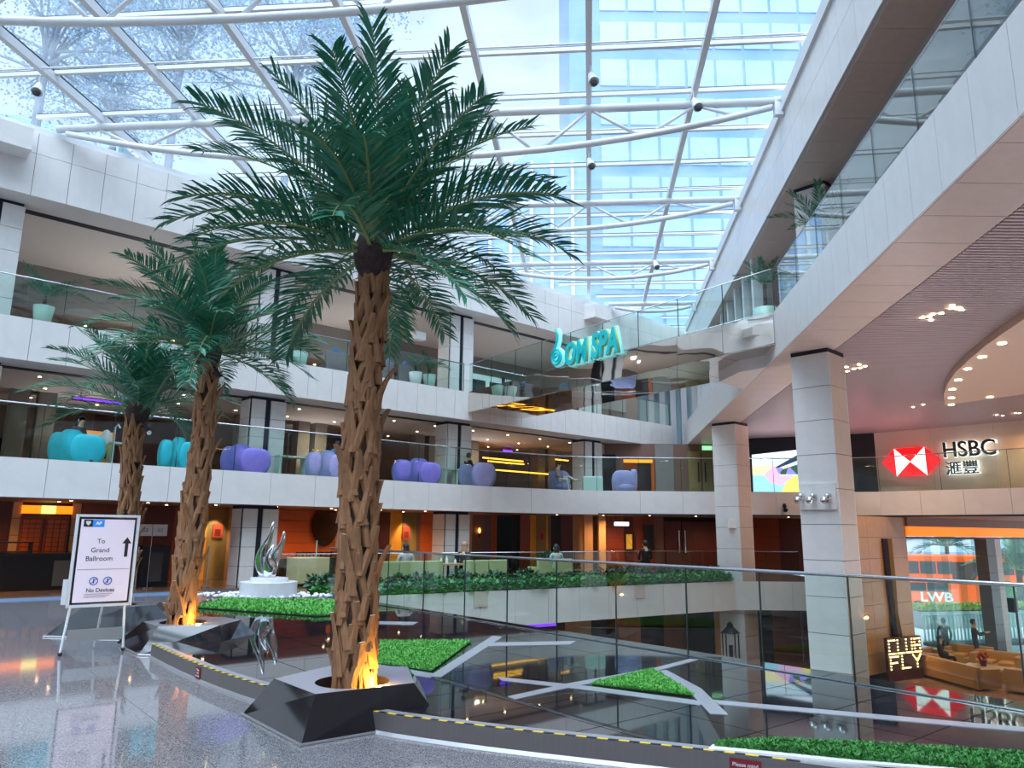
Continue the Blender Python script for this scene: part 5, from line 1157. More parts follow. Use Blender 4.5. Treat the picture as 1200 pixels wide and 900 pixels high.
def onL1(px, py, n=1.15): s, _ = fpl(px, py, n); return (*FS(s, n), Z1T-.03)
cr_ = math.radians
BK = (34, 36, 44)
person('person in a dark coat with long black hair seated in the turquoise chair', onL1(91, 520, .62), cr_(80), 'sit', (40, 46, 58), (40, 42, 50), (20, 16, 18))
person('person in a light blue jacket seated in the lilac chair behind the palm', onL1(394, 545, .62), cr_(222), 'cross', (60, 150, 190), (30, 34, 44), (30, 24, 22), shoes=(230, 230, 226))
person('person in black seated beside the bright amber light strips', onL1(549, 550, .42), cr_(132), 'sit', (26, 26, 32), (30, 30, 36), (24, 18, 16), long_hair=False)
q = at_Y(654, 565, 32.6); person('person crossing legs in the grey blue chair', (q[0], 32.6, Z1T-.03), cr_(70), 'cross', (150, 120, 120), (170, 176, 176), (30, 22, 20), shoes=(230, 230, 230), long_hair=False)
# =================================================================== RESTAURANT SEATING ACROSS THE VOID
M_seat = mat('sage_leather', (168, 176, 128), .5, var=.06)
HD = azv(56.5); HN2 = np.array([-HD[1], HD[0]]); hrz = math.atan2(HD[1], HD[0])
def hp_(x, off, y=668): return at_plane(x, y, np.array(V1)+HN2*off, 56.5)
def arm(px0, px1, label, off=1.7, h=.85):
    a, b = hp_(px0, off), hp_(px1, off); c = (a+b)/2; w_ = np.hypot(*(b-a)[:2]); e = empty('armchair', (c[0], c[1], 0), label=label, cat='armchair', group='sage armchairs behind the hedge')
    d = HN2*.28; MB().box((c[0]-d[0], c[1]-d[1], h/2), (w_, .14, h), hrz).build('backrest', M_seat, e, bevel=.03)
    MB().box((c[0], c[1], .22), (w_-.24, .62, .4), hrz).build('seat', M_seat, e, bevel=.03)
    for s in (-1, 1): q = c[:2]+HD*s*(w_/2-.06); MB().box((q[0], q[1], .3), (.12, .6, .58), hrz).build('armrest', M_seat, e, bevel=.02)
    return e
for (x0, x1, lb) in ((436, 462, 'sage armchair beside the guest in patterned clothes'), (463, 490, 'sage armchair facing the yellow niche'), (491, 513, 'sage armchair at the small wooden table'), (538, 549, 'narrow sage armchair beside the dark split column'), (551, 566, 'sage armchair in front of the black opening'), (567, 589, 'sage armchair beside the black opening end'), (624, 640, 'sage armchair beside the small potted plant'), (645, 664, 'sage armchair in front of the far yellow niche')): arm(x0, x1, lb)
p = hp_(525, 1.8); tbl = empty('cafe_table', (p[0], p[1], 0), label='small wooden cafe table between sage armchairs', cat='table')
cube('top', (p[0], p[1], .72), (.95, .6, .05), hrz, M_tan, tbl); MB().tube([(p[0], p[1], 0), (p[0], p[1], .7)], .04, 8).build('post', M_dark, tbl); MB().lathe([(.25, 0), (.25, .03)], (p[0], p[1], 0), 16).build('foot', M_dark, tbl)
for dx, hh, lb in ((-.25, .18, 'white bottle on the cafe table'), (-.05, .22, 'slim white bottle on the cafe table'), (.25, .14, 'white cup on the cafe table')):
    b_ = MB().lathe([(.035, 0), (.035, hh*.6), (.014, hh*.75), (.014, hh)], (p[0]+HD[0]*dx, p[1]+HD[1]*dx, .745), 10).build('bottle', M_whitep); tag(b_, lb, 'bottle')
def onR(px, off): q = hp_(px, off); return (q[0], q[1], 0)
person('person in patterned clothes seated in front of the yellow niche', onR(475, 1.78), cr_(205), 'sit', (190, 180, 186), (40, 40, 44), (34, 26, 24), h=1.75)
person('person with tied light hair in dark clothes beside the split column', onR(544, 1.8), cr_(160), 'sit', (44, 40, 44), (40, 40, 44), (150, 120, 90), h=1.8)
person('person in black seen from behind below the gold picture', onR(757, 2.6), cr_(190), 'sit', (22, 20, 24), (22, 20, 24), (20, 16, 16), h=1.85, long_hair=False)
person('person in a white and green top leaning on the rail', onR(652, 1.78), cr_(200), 'sit', (150, 180, 170), (40, 50, 50), (26, 40, 36), h=1.7)
# small tree plant
p = hp_(640, 2.6); pt = empty('potted_plant', (p[0], p[1], 0), label='small round topped plant behind the hedge', cat='plant'); MB().lathe([(.16, 0), (.2, .4)], (p[0], p[1], 0), 14).build('pot', M_black, pt); link('foliage', SH[0], pt, Matrix.Translation((p[0], p[1], .7)) @ Matrix.Scale(.8, 4)); MB().tube([(p[0], p[1], .3), (p[0], p[1], .9)], .02, 6).build('stem', M_bark, pt)
# bar chairs and counter left
def counter(x0, x1, n, h, m, label, nm='counter'):
    s0, _ = fpl(x0, 670, n); s1_, _ = fpl(x1, 670, n); a, b = np.array(FS(s0, n)), np.array(FS(s1_, n)); c = (a+b)/2; e = empty(nm, (c[0], c[1], 0), label=label, cat='counter')
    wallpanel('body', a, b, 0, h-.06, .5, m, e); wallpanel('top', a, b, h-.06, h, .6, M_black, e); return e
ce = counter(-6, 82, 2.6, 1.0, M_dark, 'long black draped counter in front of the carved doors')
s0 = fpl(62, 670, 2.3)[0]; wallpanel('glass_door', FS(s0, 2.3), FS(s0+.8, 2.3), .1, .8, .03, mat('grey_fridge_glass', (110, 100, 96), .2), ce)
rk = empty('shelf_rack', (*FS(fpl(17, 660, 2.4)[0], 2.6), 1.0), label='black open rack standing on the draped counter', cat='rack')
s0, s1_ = fpl(-8, 650, 2.6)[0], fpl(36, 650, 2.6)[0]
for z in (1.02, 1.28): wallpanel('shelf', FS(s0, 2.6), FS(s1_, 2.6), z, z+.04, .4, M_black, rk)
for s in (s0+.03, s1_-.03): q = FS(s, 2.6); cube('upright', (q[0], q[1], 1.16), (.05, .4, .3), RZF, M_black, rk)
mb_ = empty('menu_stand', (*FS(fpl(178, 660, 1.6)[0], 1.6), 0), label='white two panel notice board on a thin pole', cat='sign')
s0, s1_ = fpl(161, 621, 1.6)[0], fpl(196, 621, 1.6)[0]; za, zb2 = fpl(178, 614.5, 1.6)[1], fpl(178, 628, 1.6)[1]
for a_, b_ in ((s0, (s0+s1_)/2-.01), ((s0+s1_)/2+.01, s1_)):
    wallpanel('board', FS(a_, 1.6), FS(b_, 1.6), zb2, za, .03, mat('pale_board', (206, 196, 196), .5), mb_)
for t_, bx in (('G2', .25), ('G1', .75)):
    c = np.array(FS(s0+(s1_-s0)*bx, 1.57)); text('lettering', t_, .1, frame((c[0], c[1], (za+zb2)/2), FU, -FN), M_inkb, mb_, .001, height=(za-zb2)*.28)
q = FS((s0+s1_)/2, 1.6); MB().tube([(*q, 0), (*q, zb2)], .014, 6).build('pole', M_rail, mb_); MB().lathe([(.16, 0), (.16, .02)], (*q, 0), 14).build('foot', M_rail, mb_)
lc = empty('display_case', (*FS(fpl(183, 660, 2.)[0], 2.), 0), label='black glass fronted display case beside the middle palm', cat='cabinet')
s0, s1_ = fpl(164, 665, 2.)[0], fpl(197, 665, 2.)[0]; wallpanel('body', FS(s0, 2.2), FS(s1_, 2.2), 0, 1.2, .5, M_black, lc); wallpanel('glass_front', FS(s0+.25, 1.93), FS(s1_-.2, 1.93), .15, 1.0, .02, mat('dim_grey_glass', (80, 74, 74), .15), lc)
# stanchions
for x, lb in ((160, 'chrome stanchion left of the display case'), (243, 'chrome stanchion beside the lit niche')):
    q = FS(fpl(x, 670, .9)[0], .9); st = empty('stanchion', (*q, 0), label=lb, cat='stanchion'); MB().tube([(*q, 0), (*q, 1.15)], .022, 8).build('post', M_rail, st); MB().lathe([(.15, 0), (.15, .03)], (*q, 0), 16).build('foot', M_rail, st); MB().ball((*q, 1.17), .035, 8, 5).build('finial', M_rail, st)
# black dining chairs + tables behind sculpture
def dchair(c, rz, label):
    e = empty('dining_chair', (c[0], c[1], 0), label=label, cat='chair', group='black dining chairs behind the sculpture'); R2 = Matrix.Rotation(rz, 3, 'Z')
    L = lambda x, y, z: tuple(np.array((c[0], c[1], 0))+np.array(R2 @ Vector((x, y, z))))
    MB().box(L(0, 0, .45), (.44, .44, .05), rz).build('seat', M_black, e)
    for x in (-.19, .19):
        for y in (-.19, .19): MB().box(L(x, y, .22), (.035, .035, .44), rz).build('leg', M_black, e)
    for z in (.92, .78, .64): MB().box(L(0, .2, z), (.44, .03, .06), rz).build('back_rail', M_black, e)
    for x in (-.2, .2): MB().box(L(x, .2, .7), (.035, .035, .54), rz).build('back_post', M_black, e)
    return e
for i, x in enumerate((349, 357, 365, 372, 378)): dchair(FS(fpl(x, 670, 2.2)[0], 2.2), RZF+math.pi, 'black slatted dining chair at the black clothed table')
tq = FS(fpl(358, 670, 1.6)[0], 1.6); tb2 = empty('dining_table', (*tq, 0), label='table under a floor length black cloth behind the sculpture', cat='table'); cube('top', (tq[0], tq[1], .76), (2.0, .7, .04), RZF, M_black, tb2); cube('cloth', (tq[0], tq[1], .37), (1.9, .6, .74), RZF, M_dark, tb2)
tq = FS(fpl(360, 680, .1)[0], .1); ob = empty('ottoman', (*tq, 0), label='beige square ottoman beside the sculpture pedestal', cat='ottoman'); MB().box((tq[0], tq[1], .46), (1.1, .8, .8), RZF).build('body', mat('beige_leather', (192, 176, 136), .5, var=.05), ob, bevel=.03); cube('foot', (tq[0], tq[1], .03), (.9, .6, .06), RZF, M_dark, ob)
# glass screen panel beside
tq = FS(fpl(386, 670, -.2)[0], -.2); gs = empty('glass_screen', (*tq, 0), label='upright green edged glass screen left of the tall palm', cat='screen'); cube('pane', (tq[0], tq[1], .72), (1.0, .03, 1.35), RZF, M_bal, gs); cube('edge', (tq[0]-FU[0]*.5, tq[1]-FU[1]*.5, .72), (.02, .04, 1.35), RZF, mat('green_edge_glass', (150, 190, 184), .1), gs); cube('shoe', (tq[0], tq[1], .02), (1.0, .08, .05), RZF, M_rail, gs)
# pendant/wall lamps in the restaurant
for x, y, lb in ((561, 625, 'small glowing wall lamp beside the split column'),):
    s, z = fpl(x, y, 4.1); q = FS(s, 4.05); lp = empty('wall_lamp', (*q, z), label=lb, cat='lamp'); MB().lathe([(.03, 0), (.07, .12), (.03, .24)], (q[0], q[1], z), 10).build('shade', mat('lamp_shade_glow', (255, 190, 120), .5, emit=(255, 160, 80), estr=3.), lp); cube('backplate', (q[0], q[1], z-.05), (.08, .04, .2), RZF, M_dark, lp)
# =================================================================== SECOND FLOOR THINGS
def leafy_pot(px, py, n, label, r=.26, h=.55, fs_=.42, m=M_tblg, count=9):
    s, _ = fpl(px, py, n); q = FS(s, n); z = Z2T-.03; e = empty('potted_palm', (*q, z), label=label, cat='plant'); MB().lathe([(r*.75, 0), (r, h), (r*.9, h), (r*.85, h-.06)], (q[0], q[1], z), 18).build('pot', m, e, True)
    MB().tube([(q[0], q[1], z+h-.1), (q[0], q[1], z+h+.3)], .05, 6).build('stem', M_bark, e)
    for i in range(count): a_ = i*2.4; el = (46, 64, 28)[i % 3]; link('frond', FM[el], e, Matrix.Translation((q[0], q[1], z+h+.2)) @ Matrix.Rotation(a_, 4, 'Z') @ Matrix.Scale(fs_, 4))
leafy_pot(503, 445, .45, 'potted palm in a pale green tub beside the upper column'); leafy_pot(487, 440, .45, 'potted palm in a grey tub next to the pale green tub', m=M_whitep, fs_=.36); leafy_pot(352, 417, .45, 'potted plant in a pale tub behind the middle palm', fs_=.3)
leafy_pot(50, 372, .5, 'potted palm in a pale tub at the left end of the terrace', fs_=.55); leafy_pot(673, 462, .45, 'small dark green plant behind the spa sign', fs_=.3, m=M_dark)
def gal_pot(p, fs_, label):
    z = Z2T-.03; e = empty('potted_palm', (p[0], p[1], z), label=label, cat='plant'); MB().lathe([(.25, 0), (.32, .6), (.28, .6), (.27, .52)], (p[0], p[1], z), 18).build('pot', M_tblg, e, True); MB().tube([(p[0], p[1], z+.5), (p[0], p[1], z+1.3)], .05, 6).build('stem', M_bark, e)
    for i in range(11): link('frond', FM[(46, 64, 28)[i % 3]], e, Matrix.Translation((p[0], p[1], z+1.25)) @ Matrix.Rotation(i*2.4, 4, 'Z') @ Matrix.Scale(fs_, 4))
gal_pot((6.85, 15.4), .6, 'potted palm on the upper gallery in front of the square column'); gal_pot((6.75, 19.0), .42, 'low potted palm where the footbridge meets the gallery')
def sofa2(px, wpx, label):
    s, _ = fpl(px, 430, .9); q = FS(s, 1.0); z = Z2T-.03; w_ = wpx*.034; e = empty('rattan_sofa', (*q, z), label=label, cat='sofa'); MR = mat('grey_rattan', (128, 118, 122), .8, var=.3, vscale=40)
    c = FS(s, .75); MB().box((c[0], c[1], z+.42), (w_, .12, .84), RZF).build('backrest', MR, e, bevel=.02); MB().box((q[0], q[1], z+.2), (w_, .7, .38), RZF).build('seat', MR, e, bevel=.02)
    c = FS(s+.1, .95); MB().box((c[0], c[1], z+.78), (w_*.55, .14, .42), M=Matrix.Rotation(RZF, 3, 'Z') @ Matrix.Rotation(.5, 3, 'Y')).build('cushion', mat('blue_cushion', (60, 120, 178), .8), e, bevel=.05)
sofa2(392, 26, 'grey rattan sofa with a blue cushion left of the tall palm'); sofa2(474, 22, 'grey rattan sofa with a blue cushion beside the tubs'); sofa2(452, 14, 'small grey rattan sofa at the tall palm trunk')
# =================================================================== SPOTLIGHTS
u = azv(136); v_ = np.array([u[1], -u[0]]); fcol = np.array(cn)+(-np.array([-u[1], u[0]]))*.45
bp_ = at_plane(959, 582, fcol, 136); box_ = empty('light_panel', tuple(bp_), label='pale panel with three spotlights on the tall square column', cat='light panel')
outn = np.array([u[1], -u[0]]); outn = outn if outn @ np.array((-.7, -.7)) > 0 else -outn
cube('board', (bp_[0]+outn[0]*.03, bp_[1]+outn[1]*.03, bp_[2]), (.82, .05, .58), math.atan2(u[1], u[0]), M_white, box_)
def spot(p, d, label, parent=None, col=M_steel, sc=1.):
    e = parent or empty('spotlight', tuple(p), label=label, cat='spotlight'); p = Vector(p); d = Vector(d).normalized()
    a = p+Vector((0, 0, 0)); h = MB(); h.tube([a, a+d*.1*sc], [.06*sc, .06*sc], 10); h.tube([a+d*.1*sc, a+d*.14*sc, a+d*.24*sc], [.03*sc, .035*sc, .085*sc], 10); h.ball(a+d*.23*sc, .07*sc, 8, 5); h.build('spot_head', col, e, True); return e
for x in (941, 955, 972):
    q = at_plane(x, 581, fcol, 136); spot((q[0]+outn[0]*.06, q[1]+outn[1]*.06, q[2]+.02), (outn[0], outn[1], -.6), None, box_, M_chrome, 1.1)
cube('camera_dome', tuple(at_plane(858, 614, np.array((8.55, 28.8))-np.array([-u[1], u[0]])*.52, 136)), (.3, .2, .3), 0, M_whitep, c2)
q = at_z(921, 592, 2.9) if False else at_Y(919, 591, 31.0); spot(tuple(q), (0, -.5, -1), 'small black spotlight on the stone front beside the tall column', None, M_black, 1.2)
for (x, y, j, lb) in ((692, 85, -1, 'roof spotlight hung from the rafter nearest the truss'), (690, 185, 0, 'roof spotlight on the rafter below the second truss'), (813, 115, 0, 'roof spotlight at the crossing of rafter and truss'), (47, 97, -1, 'pair of roof spotlights at the left roof edge'), (767, 305, 1, 'roof spotlight on the far slanting rafter'), (612, 285, 1, 'roof spotlight on the rafter behind the tall palm')):
    q = at_z(x, y, 12.4); e = empty('spotlight', tuple(q), label=lb, cat='spotlight'); MB().tube([(q[0], q[1], 12.62), (q[0], q[1], 12.3)], .02, 6).build('stem', M_steel, e); MB().tube([(q[0], q[1], 12.36), (q[0]+.03, q[1]-.06, 12.22), (q[0]+.06, q[1]-.16, 12.05)], [.06, .1, .13], 10).build('head', M_steel, e); MB().ball((q[0]+.06, q[1]-.17, 12.04), .1, 8, 4).build('lens', M_joint, e.children[-1])
# lantern beside the far column
p = at_plane(857, 770, (8.0, 27.4), 90); ln = empty('lantern', (p[0], p[1], p[2]), label='black metal candle lantern in front of the far square column', cat='lantern')
zf = p[2]-.3
for dx in (-.22, .22):
    for dy in (-.22, .22): cube('post', (p[0]+dx, p[1]+dy, zf+.55), (.04, .04, 1.1), 0, M_black, ln)
MB().lathe([(.36, 1.1), (.12, 1.32), (.1, 1.42), (.02, 1.5)], (p[0], p[1], zf), 4).build('roof', M_black, ln); cube('base', (p[0], p[1], zf+.03), (.5, .5, .06), 0, M_black, ln); MB().lathe([(.07, .06), (.07, .7)], (p[0], p[1], zf), 10).build('candle', M_dark, ln); cube('plinth', (p[0], p[1], (zf+ZL)/2), (.6, .6, zf-ZL), 0, M_white, ln)
# =================================================================== LOBBY
M_sofa = mat('tan_leather', (190, 138, 78), .5, var=.06); M_sofa2 = mat('tan_leather_cushion', (206, 152, 84), .5, var=.06)
LU = azv(136); LV_ = azv(46)
def lob(px, py): return at_z(px, py, ZL)[:2]
def sofa(c, L, az_, label, back=True, arms=True, D=.95, sx=1):
    u = azv(az_); n = np.array([-u[1], u[0]]); rz = math.atan2(u[1], u[0]); e = empty('sofa', (c[0], c[1], ZL), label=label, cat='sofa')
    P = lambda a, b, z: (c[0]+u[0]*a+n[0]*b, c[1]+u[1]*a+n[1]*b, ZL+z)
    MB().box(P(0, 0, .22), (L, D, .3), rz).build('base', M_sofa, e, bevel=.02); k = max(1, round(L/1.0))
    for i in range(k): MB().box(P(-L/2+L*(i+.5)/k, sx*.1, .42), (L/k-.25/k-.02, D-.25, .14), rz).build('seat_cushion', M_sofa2, e, bevel=.04)
    MB().box(P(0, -sx*(D/2-.11), .42), (L, .2, .74), rz).build('backrest', M_sofa, e, bevel=.03)
    for s in (-1, 1): MB().box(P(s*(L/2-.1), 0, .4), (.2, D, .66), rz).build('armrest', M_sofa, e, bevel=.03)
    return e
A_, B_ = lob(1079, 791), lob(1154, 812); c = (A_+B_)/2; sofa(c+np.array((.35, .3)), np.hypot(*(B_-A_))+.1, math.degrees(math.atan2((B_-A_)[0], (B_-A_)[1])), 'long tan leather sofa with its back to the void', sx=1)
sofa(lob(1086, 786)+np.array((.35, .1)), 1.5, 52, 'tan leather sofa end where the seated visitor sits', sx=-1)
sofa(lob(1150, 787)+np.array((.3, 1.2)), 1.6, 136, 'tan leather armchair near the entrance glazing', sx=-1); sofa(lob(1182, 795)+np.array((.3, 1.0)), 1.7, 136, 'tan leather armchair beside the flower pot table', sx=-1); sofa(lob(1203, 812), 1.0, 136, 'tan leather armchair cut by the edge of the lobby', sx=1)
cT = lob(1163, 800)+np.array((.25, .35)); ct = empty('coffee_table', (cT[0], cT[1], ZL), label='tan block coffee table with a pale top among the sofas', cat='table')
trz = math.atan2(LU[1], LU[0])
MB().box((cT[0], cT[1], ZL+.46), (1.7, .9, .06), trz).build('top', mat('pale_marble', (214, 186, 166), .15, var=.05), ct)
for s in (-.6, .6): MB().box((cT[0]+LU[0]*s, cT[1]+LU[1]*s, ZL+.21), (.42, .8, .43), trz).build('block', M_sofa, ct)
fp = empty('flower_pot', (cT[0]-.2, cT[1]+.15, ZL+.49), label='small dark red flower pot on the coffee table', cat='plant'); MB().lathe([(.1, 0), (.14, .22)], (cT[0]-.2, cT[1]+.15, ZL+.49), 12).build('pot', mat('dark_red_pot', (90, 26, 26), .4), fp); link('flowers', shrub_mesh(77, mat('red_flower', (170, 40, 40), .6), .14, .22, 60), fp, Matrix.Translation((cT[0]-.2, cT[1]+.15, ZL+.7)))
# marquee sign with bulbs
mA, mB = at_plane(1039, 770, lob(1042, 799), 62), at_plane(1079, 770, lob(1042, 799), 62); mu = (mB-mA)[:2]; mW = float(np.hypot(*mu)); mu = mu/mW; mo = np.array([mu[1], -mu[0]])
mq = empty('marquee_sign', (mA[0], mA[1], ZL), label='dark red marquee sign with rows of glowing bulb letters', cat='sign'); mH = at_plane(1058, 746, mA, 62)[2]-ZL
cM = (mA+mB)[:2]/2; cube('board', (cM[0], cM[1], ZL+mH/2), (mW, .12, mH), math.atan2(mu[1], mu[0]), mat('dark_red_board', (70, 24, 22), .5), mq)
GL = {'C': [(1, 1), (0, 1), (0, 0), (1, 0)], 'L': [(0, 1), (0, 0), (1, 0)], 'U': [(0, 1), (0, 0), (1, 0), (1, 1)], 'B': [(0, 0), (0, 1), (.9, 1), (.9, .5), (0, .5), (.9, .5), (1, 0), (0, 0)], 'F': [(1, 1), (0, 1), (0, .5), (.8, .5), (0, .5), (0, 0)], 'Y': [(0, 1), (.5, .5), (1, 1), (.5, .5), (.5, 0)]}
BL = MB().ball((0, 0, 0), .027, 8, 5).mesh('bulb', mat('bulb_glow', (255, 230, 170), .4, emit=(255, 214, 130), estr=5)); 
def bulbs(txt, z0, hh):
    n = len(txt); cw = mW/n
    for i, ch in enumerate(txt):
        P_ = GL[ch]
        for a, b in zip(P_[:-1], P_[1:]):
            wx = cw*.66; L_ = math.hypot((b[0]-a[0])*wx, (b[1]-a[1])*hh); k = max(1, round(L_/.115))
            for t in range(k+1):
                x = cw*(i+.17)+(a[0]+(b[0]-a[0])*t/k)*wx; z = z0+(a[1]+(b[1]-a[1])*t/k)*hh
                link('bulb', BL, mq, Matrix.Translation((mA[0]+mu[0]*x+mo[0]*.08, mA[1]+mu[1]*x+mo[1]*.08, ZL+z)))
bulbs('CLUB', mH*.63, mH*.31); bulbs('FLY', mH*.28, mH*.28)
# people in and outside the lobby
q = lob(1097, 786); person('person in a dark top seated on the tan sofa end', (q[0]+.3, q[1]+.1, ZL), cr_(60), 'sit', (60, 50, 56), (34, 32, 36), (30, 22, 22))
q = lob(1117, 779); person('person in black standing outside the entrance glazing', (q[0]+.1, q[1]+.6, ZL), cr_(160), 'stand', (30, 34, 36), (32, 34, 38), (40, 36, 34), h=1.75, long_hair=False)
q = lob(1153, 784); person('person in dark blue standing behind the tan armchairs', (q[0]+.2, q[1]+.7, ZL), cr_(70), 'stand', (52, 56, 70), (40, 44, 54), (24, 22, 26), h=1.8, long_hair=False, arms='lean')
q = at_plane(1186, 709, (19.5, 32.6), 56); sp_ = MB().box((q[0], q[1], q[2]), (.42, .35, .62), grz).build('loudspeaker', M_black, None, bevel=.03); tag(sp_, 'black loudspeaker fixed to the white column in the glazing', 'loudspeaker')
# =================================================================== OUTSIDE
pvm = MB().prism([(16.2, 31.1), (60, 31), (90, 60), (60, 75), (10, 60), (12, 40)], ZL-.15, ZL-.01).build('ground', mat('pale_grey_paving', (196, 204, 212), .6, var=.08, vscale=1.5)); tag(pvm, 'pale paving outside the entrance', 'ground', kind='structure')
rd = MB().prism([(-200, -200), (300, -200), (300, 300), (-200, 300)], -4.6, -4.3).build('ground', mat('grey_road', (130, 132, 136), .8, var=.1)); tag(rd, 'grey road surface beyond the paving', 'road', kind='structure')
def ofs(px, py, Y): return at_Y(px, py, Y)
fe = empty('fence', tuple(ofs(1120, 745, 40)), label='pale green balustrade fence outside the entrance', cat='fence')
fa, fb = ofs(1082, 745, 38.), ofs(1230, 752, 40.); M_fen = mat('pale_green_paint', (176, 214, 212), .5)
fu = (fb-fa)[:2]; fL = np.hypot(*fu); fu = fu/fL; frz = math.atan2(fu[1], fu[0])
for z in (ZL+.12, ZL+1.35): cube('rail', (fa[0]+fu[0]*fL/2, fa[1]+fu[1]*fL/2, z), (fL, .08, .1), frz, M_fen, fe)
for i in range(int(fL/.22)): cube('baluster', (fa[0]+fu[0]*(.1+i*.22), fa[1]+fu[1]*(.1+i*.22), ZL+.72), (.07, .05, 1.2), frz, M_fen, fe)
cube('kerb', (fa[0]+fu[0]*fL/2, fa[1]+fu[1]*fL/2-.6, ZL+.06), (fL, .9, .16), frz, mat('dark_kerb', (70, 74, 80), .7), fe)
hq = [tuple(ofs(1080, 712, 44)[:2]), tuple(ofs(1230, 722, 46)[:2]), tuple(ofs(1230, 722, 46)[:2]+np.array((0, 1.4))), tuple(ofs(1080, 712, 44)[:2]+np.array((0, 1.4)))]
hob = MB().prism(hq, -4.3, -2.55, 0).build('hedge_wall', mat('grey_planter_wall', (150, 156, 158), .7)); tag(hob, 'low planter wall between fence and road', 'wall', kind='structure')
turf('hedge', hq, -2.54, 9000, .34, mat('yellow_green_leaf', (150, 170, 60), .6, var=.4, vscale=6), 'yellow green roadside hedge in front of the orange bus', 'hedge', lw=.1, seed=9, base=False)
# bus
bcn = at_Y(1120, 680, 60); bU = azv(101); bO = np.array([bU[1], -bU[0]]); bO = bO if bO[1] < 0 else -bO
bus = empty('bus', (bcn[0], bcn[1], -4.3), label='orange double decker bus with white lettering on the road', cat='bus'); brz = math.atan2(bU[1], bU[0])
M_bus = mat('bus_orange', (240, 96, 28), .3); M_bwin = mat('bus_dark_glass', (58, 62, 70), .1)
BP = lambda a, d, z: (bcn[0]+bU[0]*a+bO[0]*d, bcn[1]+bU[1]*a+bO[1]*d, -4.3+z)
MB().box(BP(1.6, -1.25, 2.45), (11., 2.5, 4.2), brz).build('body', M_bus, bus, bevel=.12)
for a0, a1 in ((-3.8, -2.6), (-2.5, -1.35), (-1.25, -.2), (2.0, 3.0), (3.1, 4.2), (4.3, 5.4), (5.5, 6.7)): cube('upper_window', BP((a0+a1)/2, .01, 3.55), (a1-a0, .06, .95), brz, M_bwin, bus)
for a0, a1 in ((-3.8, -2.2), (-2.1, -.6), (2.6, 4.), (4.1, 6.5)): cube('lower_window', BP((a0+a1)/2, .01, 2.05), (a1-a0, .06, .65), brz, M_bwin, bus)
dg_ = MB(); dg_.add([BP(-.2, .05, 2.5), BP(1.2, .05, 2.5), BP(2.3, .05, 4.0), BP(.6, .05, 4.0), BP(-.2, .05, 4.0)], [(0, 1, 2, 3, 4)]); dg_.build('stair_panel', mat('bus_dark_panel', (70, 60, 60), .3), bus)
for a_ in (1.75,): wh_ = MB().tube([BP(a_, -.3, .5), BP(a_, .06, .5)], .5, 20).build('wheel', M_black, bus); MB().tube([BP(a_, -.1, .5), BP(a_, .09, .5)], .25, 16).build('hub', M_rail, wh_)
MB().tube([BP(-2.9, -.3, .5), BP(-2.9, .06, .5)], .5, 20).build('wheel', M_black, bus)
text('lettering', 'LWB', 1., frame(BP(-1.5, .06, 1.3), bU, bO), M_whitep, bus, .01, width=2.3, height=.72, offset=.02); text('lettering', 'LWB', 1., frame(BP(2.6, .07, 2.6), bU, bO), M_whitep, bus, .01, width=.95, height=.35, offset=.02)
# outdoor palms, far building
def opalm(px, py, Y, label, s):
    c = at_Y(px, py, Y); e = empty('palm_tree', (c[0], c[1], -4.3), label=label, cat='palm', group='outdoor street palms'); MB().tube([(c[0], c[1], -4.3), (c[0]+.1, c[1], c[2])], [.22, .16], 8).build('trunk', M_bark, e)
    for i in range(16): el = (46, 28, 8, 64)[i % 4]; link('frond', FM[el], e, Matrix.Translation(tuple(c)) @ Matrix.Rotation(i*2.4, 4, 'Z') @ Matrix.Scale(s, 4))
opalm(1108, 640, 66, 'street palm standing behind the orange bus', 1.7); opalm(1192, 668, 50, 'street palm beside the white column outside', 1.5)
for i, (px, py, Y) in enumerate(((1180, 700, 52), (1200, 695, 54), (1225, 700, 52))):
    c = at_Y(px, py, Y); o = link('bush', SH[1], None, Matrix.Translation((c[0], c[1], -4.3)) @ Matrix.Diagonal((4.5, 4.5, 9, 1))); tag(o, 'green roadside bush beyond the white column', 'bush', 'roadside bushes')
fb_ = empty('far_building', (45, 79, -4.3), label='pale grey building far beyond the road', cat='building'); cube('wall', (48, 79.5, 6), (70, 4, 21), 0, mat('pale_blue_grey_wall', (190, 206, 226), .6), fb_)
for i in range(18):
    for z in (-1, 2.5, 6): cube('window', (18+i*3.4, 77.45, z), (2.6, .2, 2.2), 0, mat('pale_window', (150, 176, 210), .2), fb_)
# tower above the glass roof
tx0 = at_Y(668, 60, 84)[0]; twr = empty('tower', (tx0+20, 94, -4.3), label='tall blue glazed tower seen through the roof glass', cat='building')
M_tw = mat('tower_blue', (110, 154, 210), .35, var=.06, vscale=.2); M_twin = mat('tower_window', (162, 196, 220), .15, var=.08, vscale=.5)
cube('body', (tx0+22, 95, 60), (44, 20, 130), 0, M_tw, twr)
for r in range(15):
    for cc_ in range(9):
        if cc_ in (0,) : continue
        cube('window', (tx0+1.9+cc_*3.7, 84.95, 16+r*5.4), (3.35, .15, 3.7), 0, M_twin, twr)
for cc_ in range(4): MB().tube([(tx0+34.5, 84.8, 14+cc_*19), (tx0+44, 84.8, 30+cc_*19)], .24, 6).build('brace', M_steel, twr)
lowb = empty('annex_building', (tx0-6, 60, -4.3), label='lower blue building with sloping top left of the tower', cat='building')
pa = [at_Y(x, y, 64) for x, y in ((560, 215), (690, 138), (690, 330), (560, 330))]
pa[2][2] = pa[3][2] = -4.3; pa[2][0] = pa[1][0]; pa[3][0] = pa[0][0]
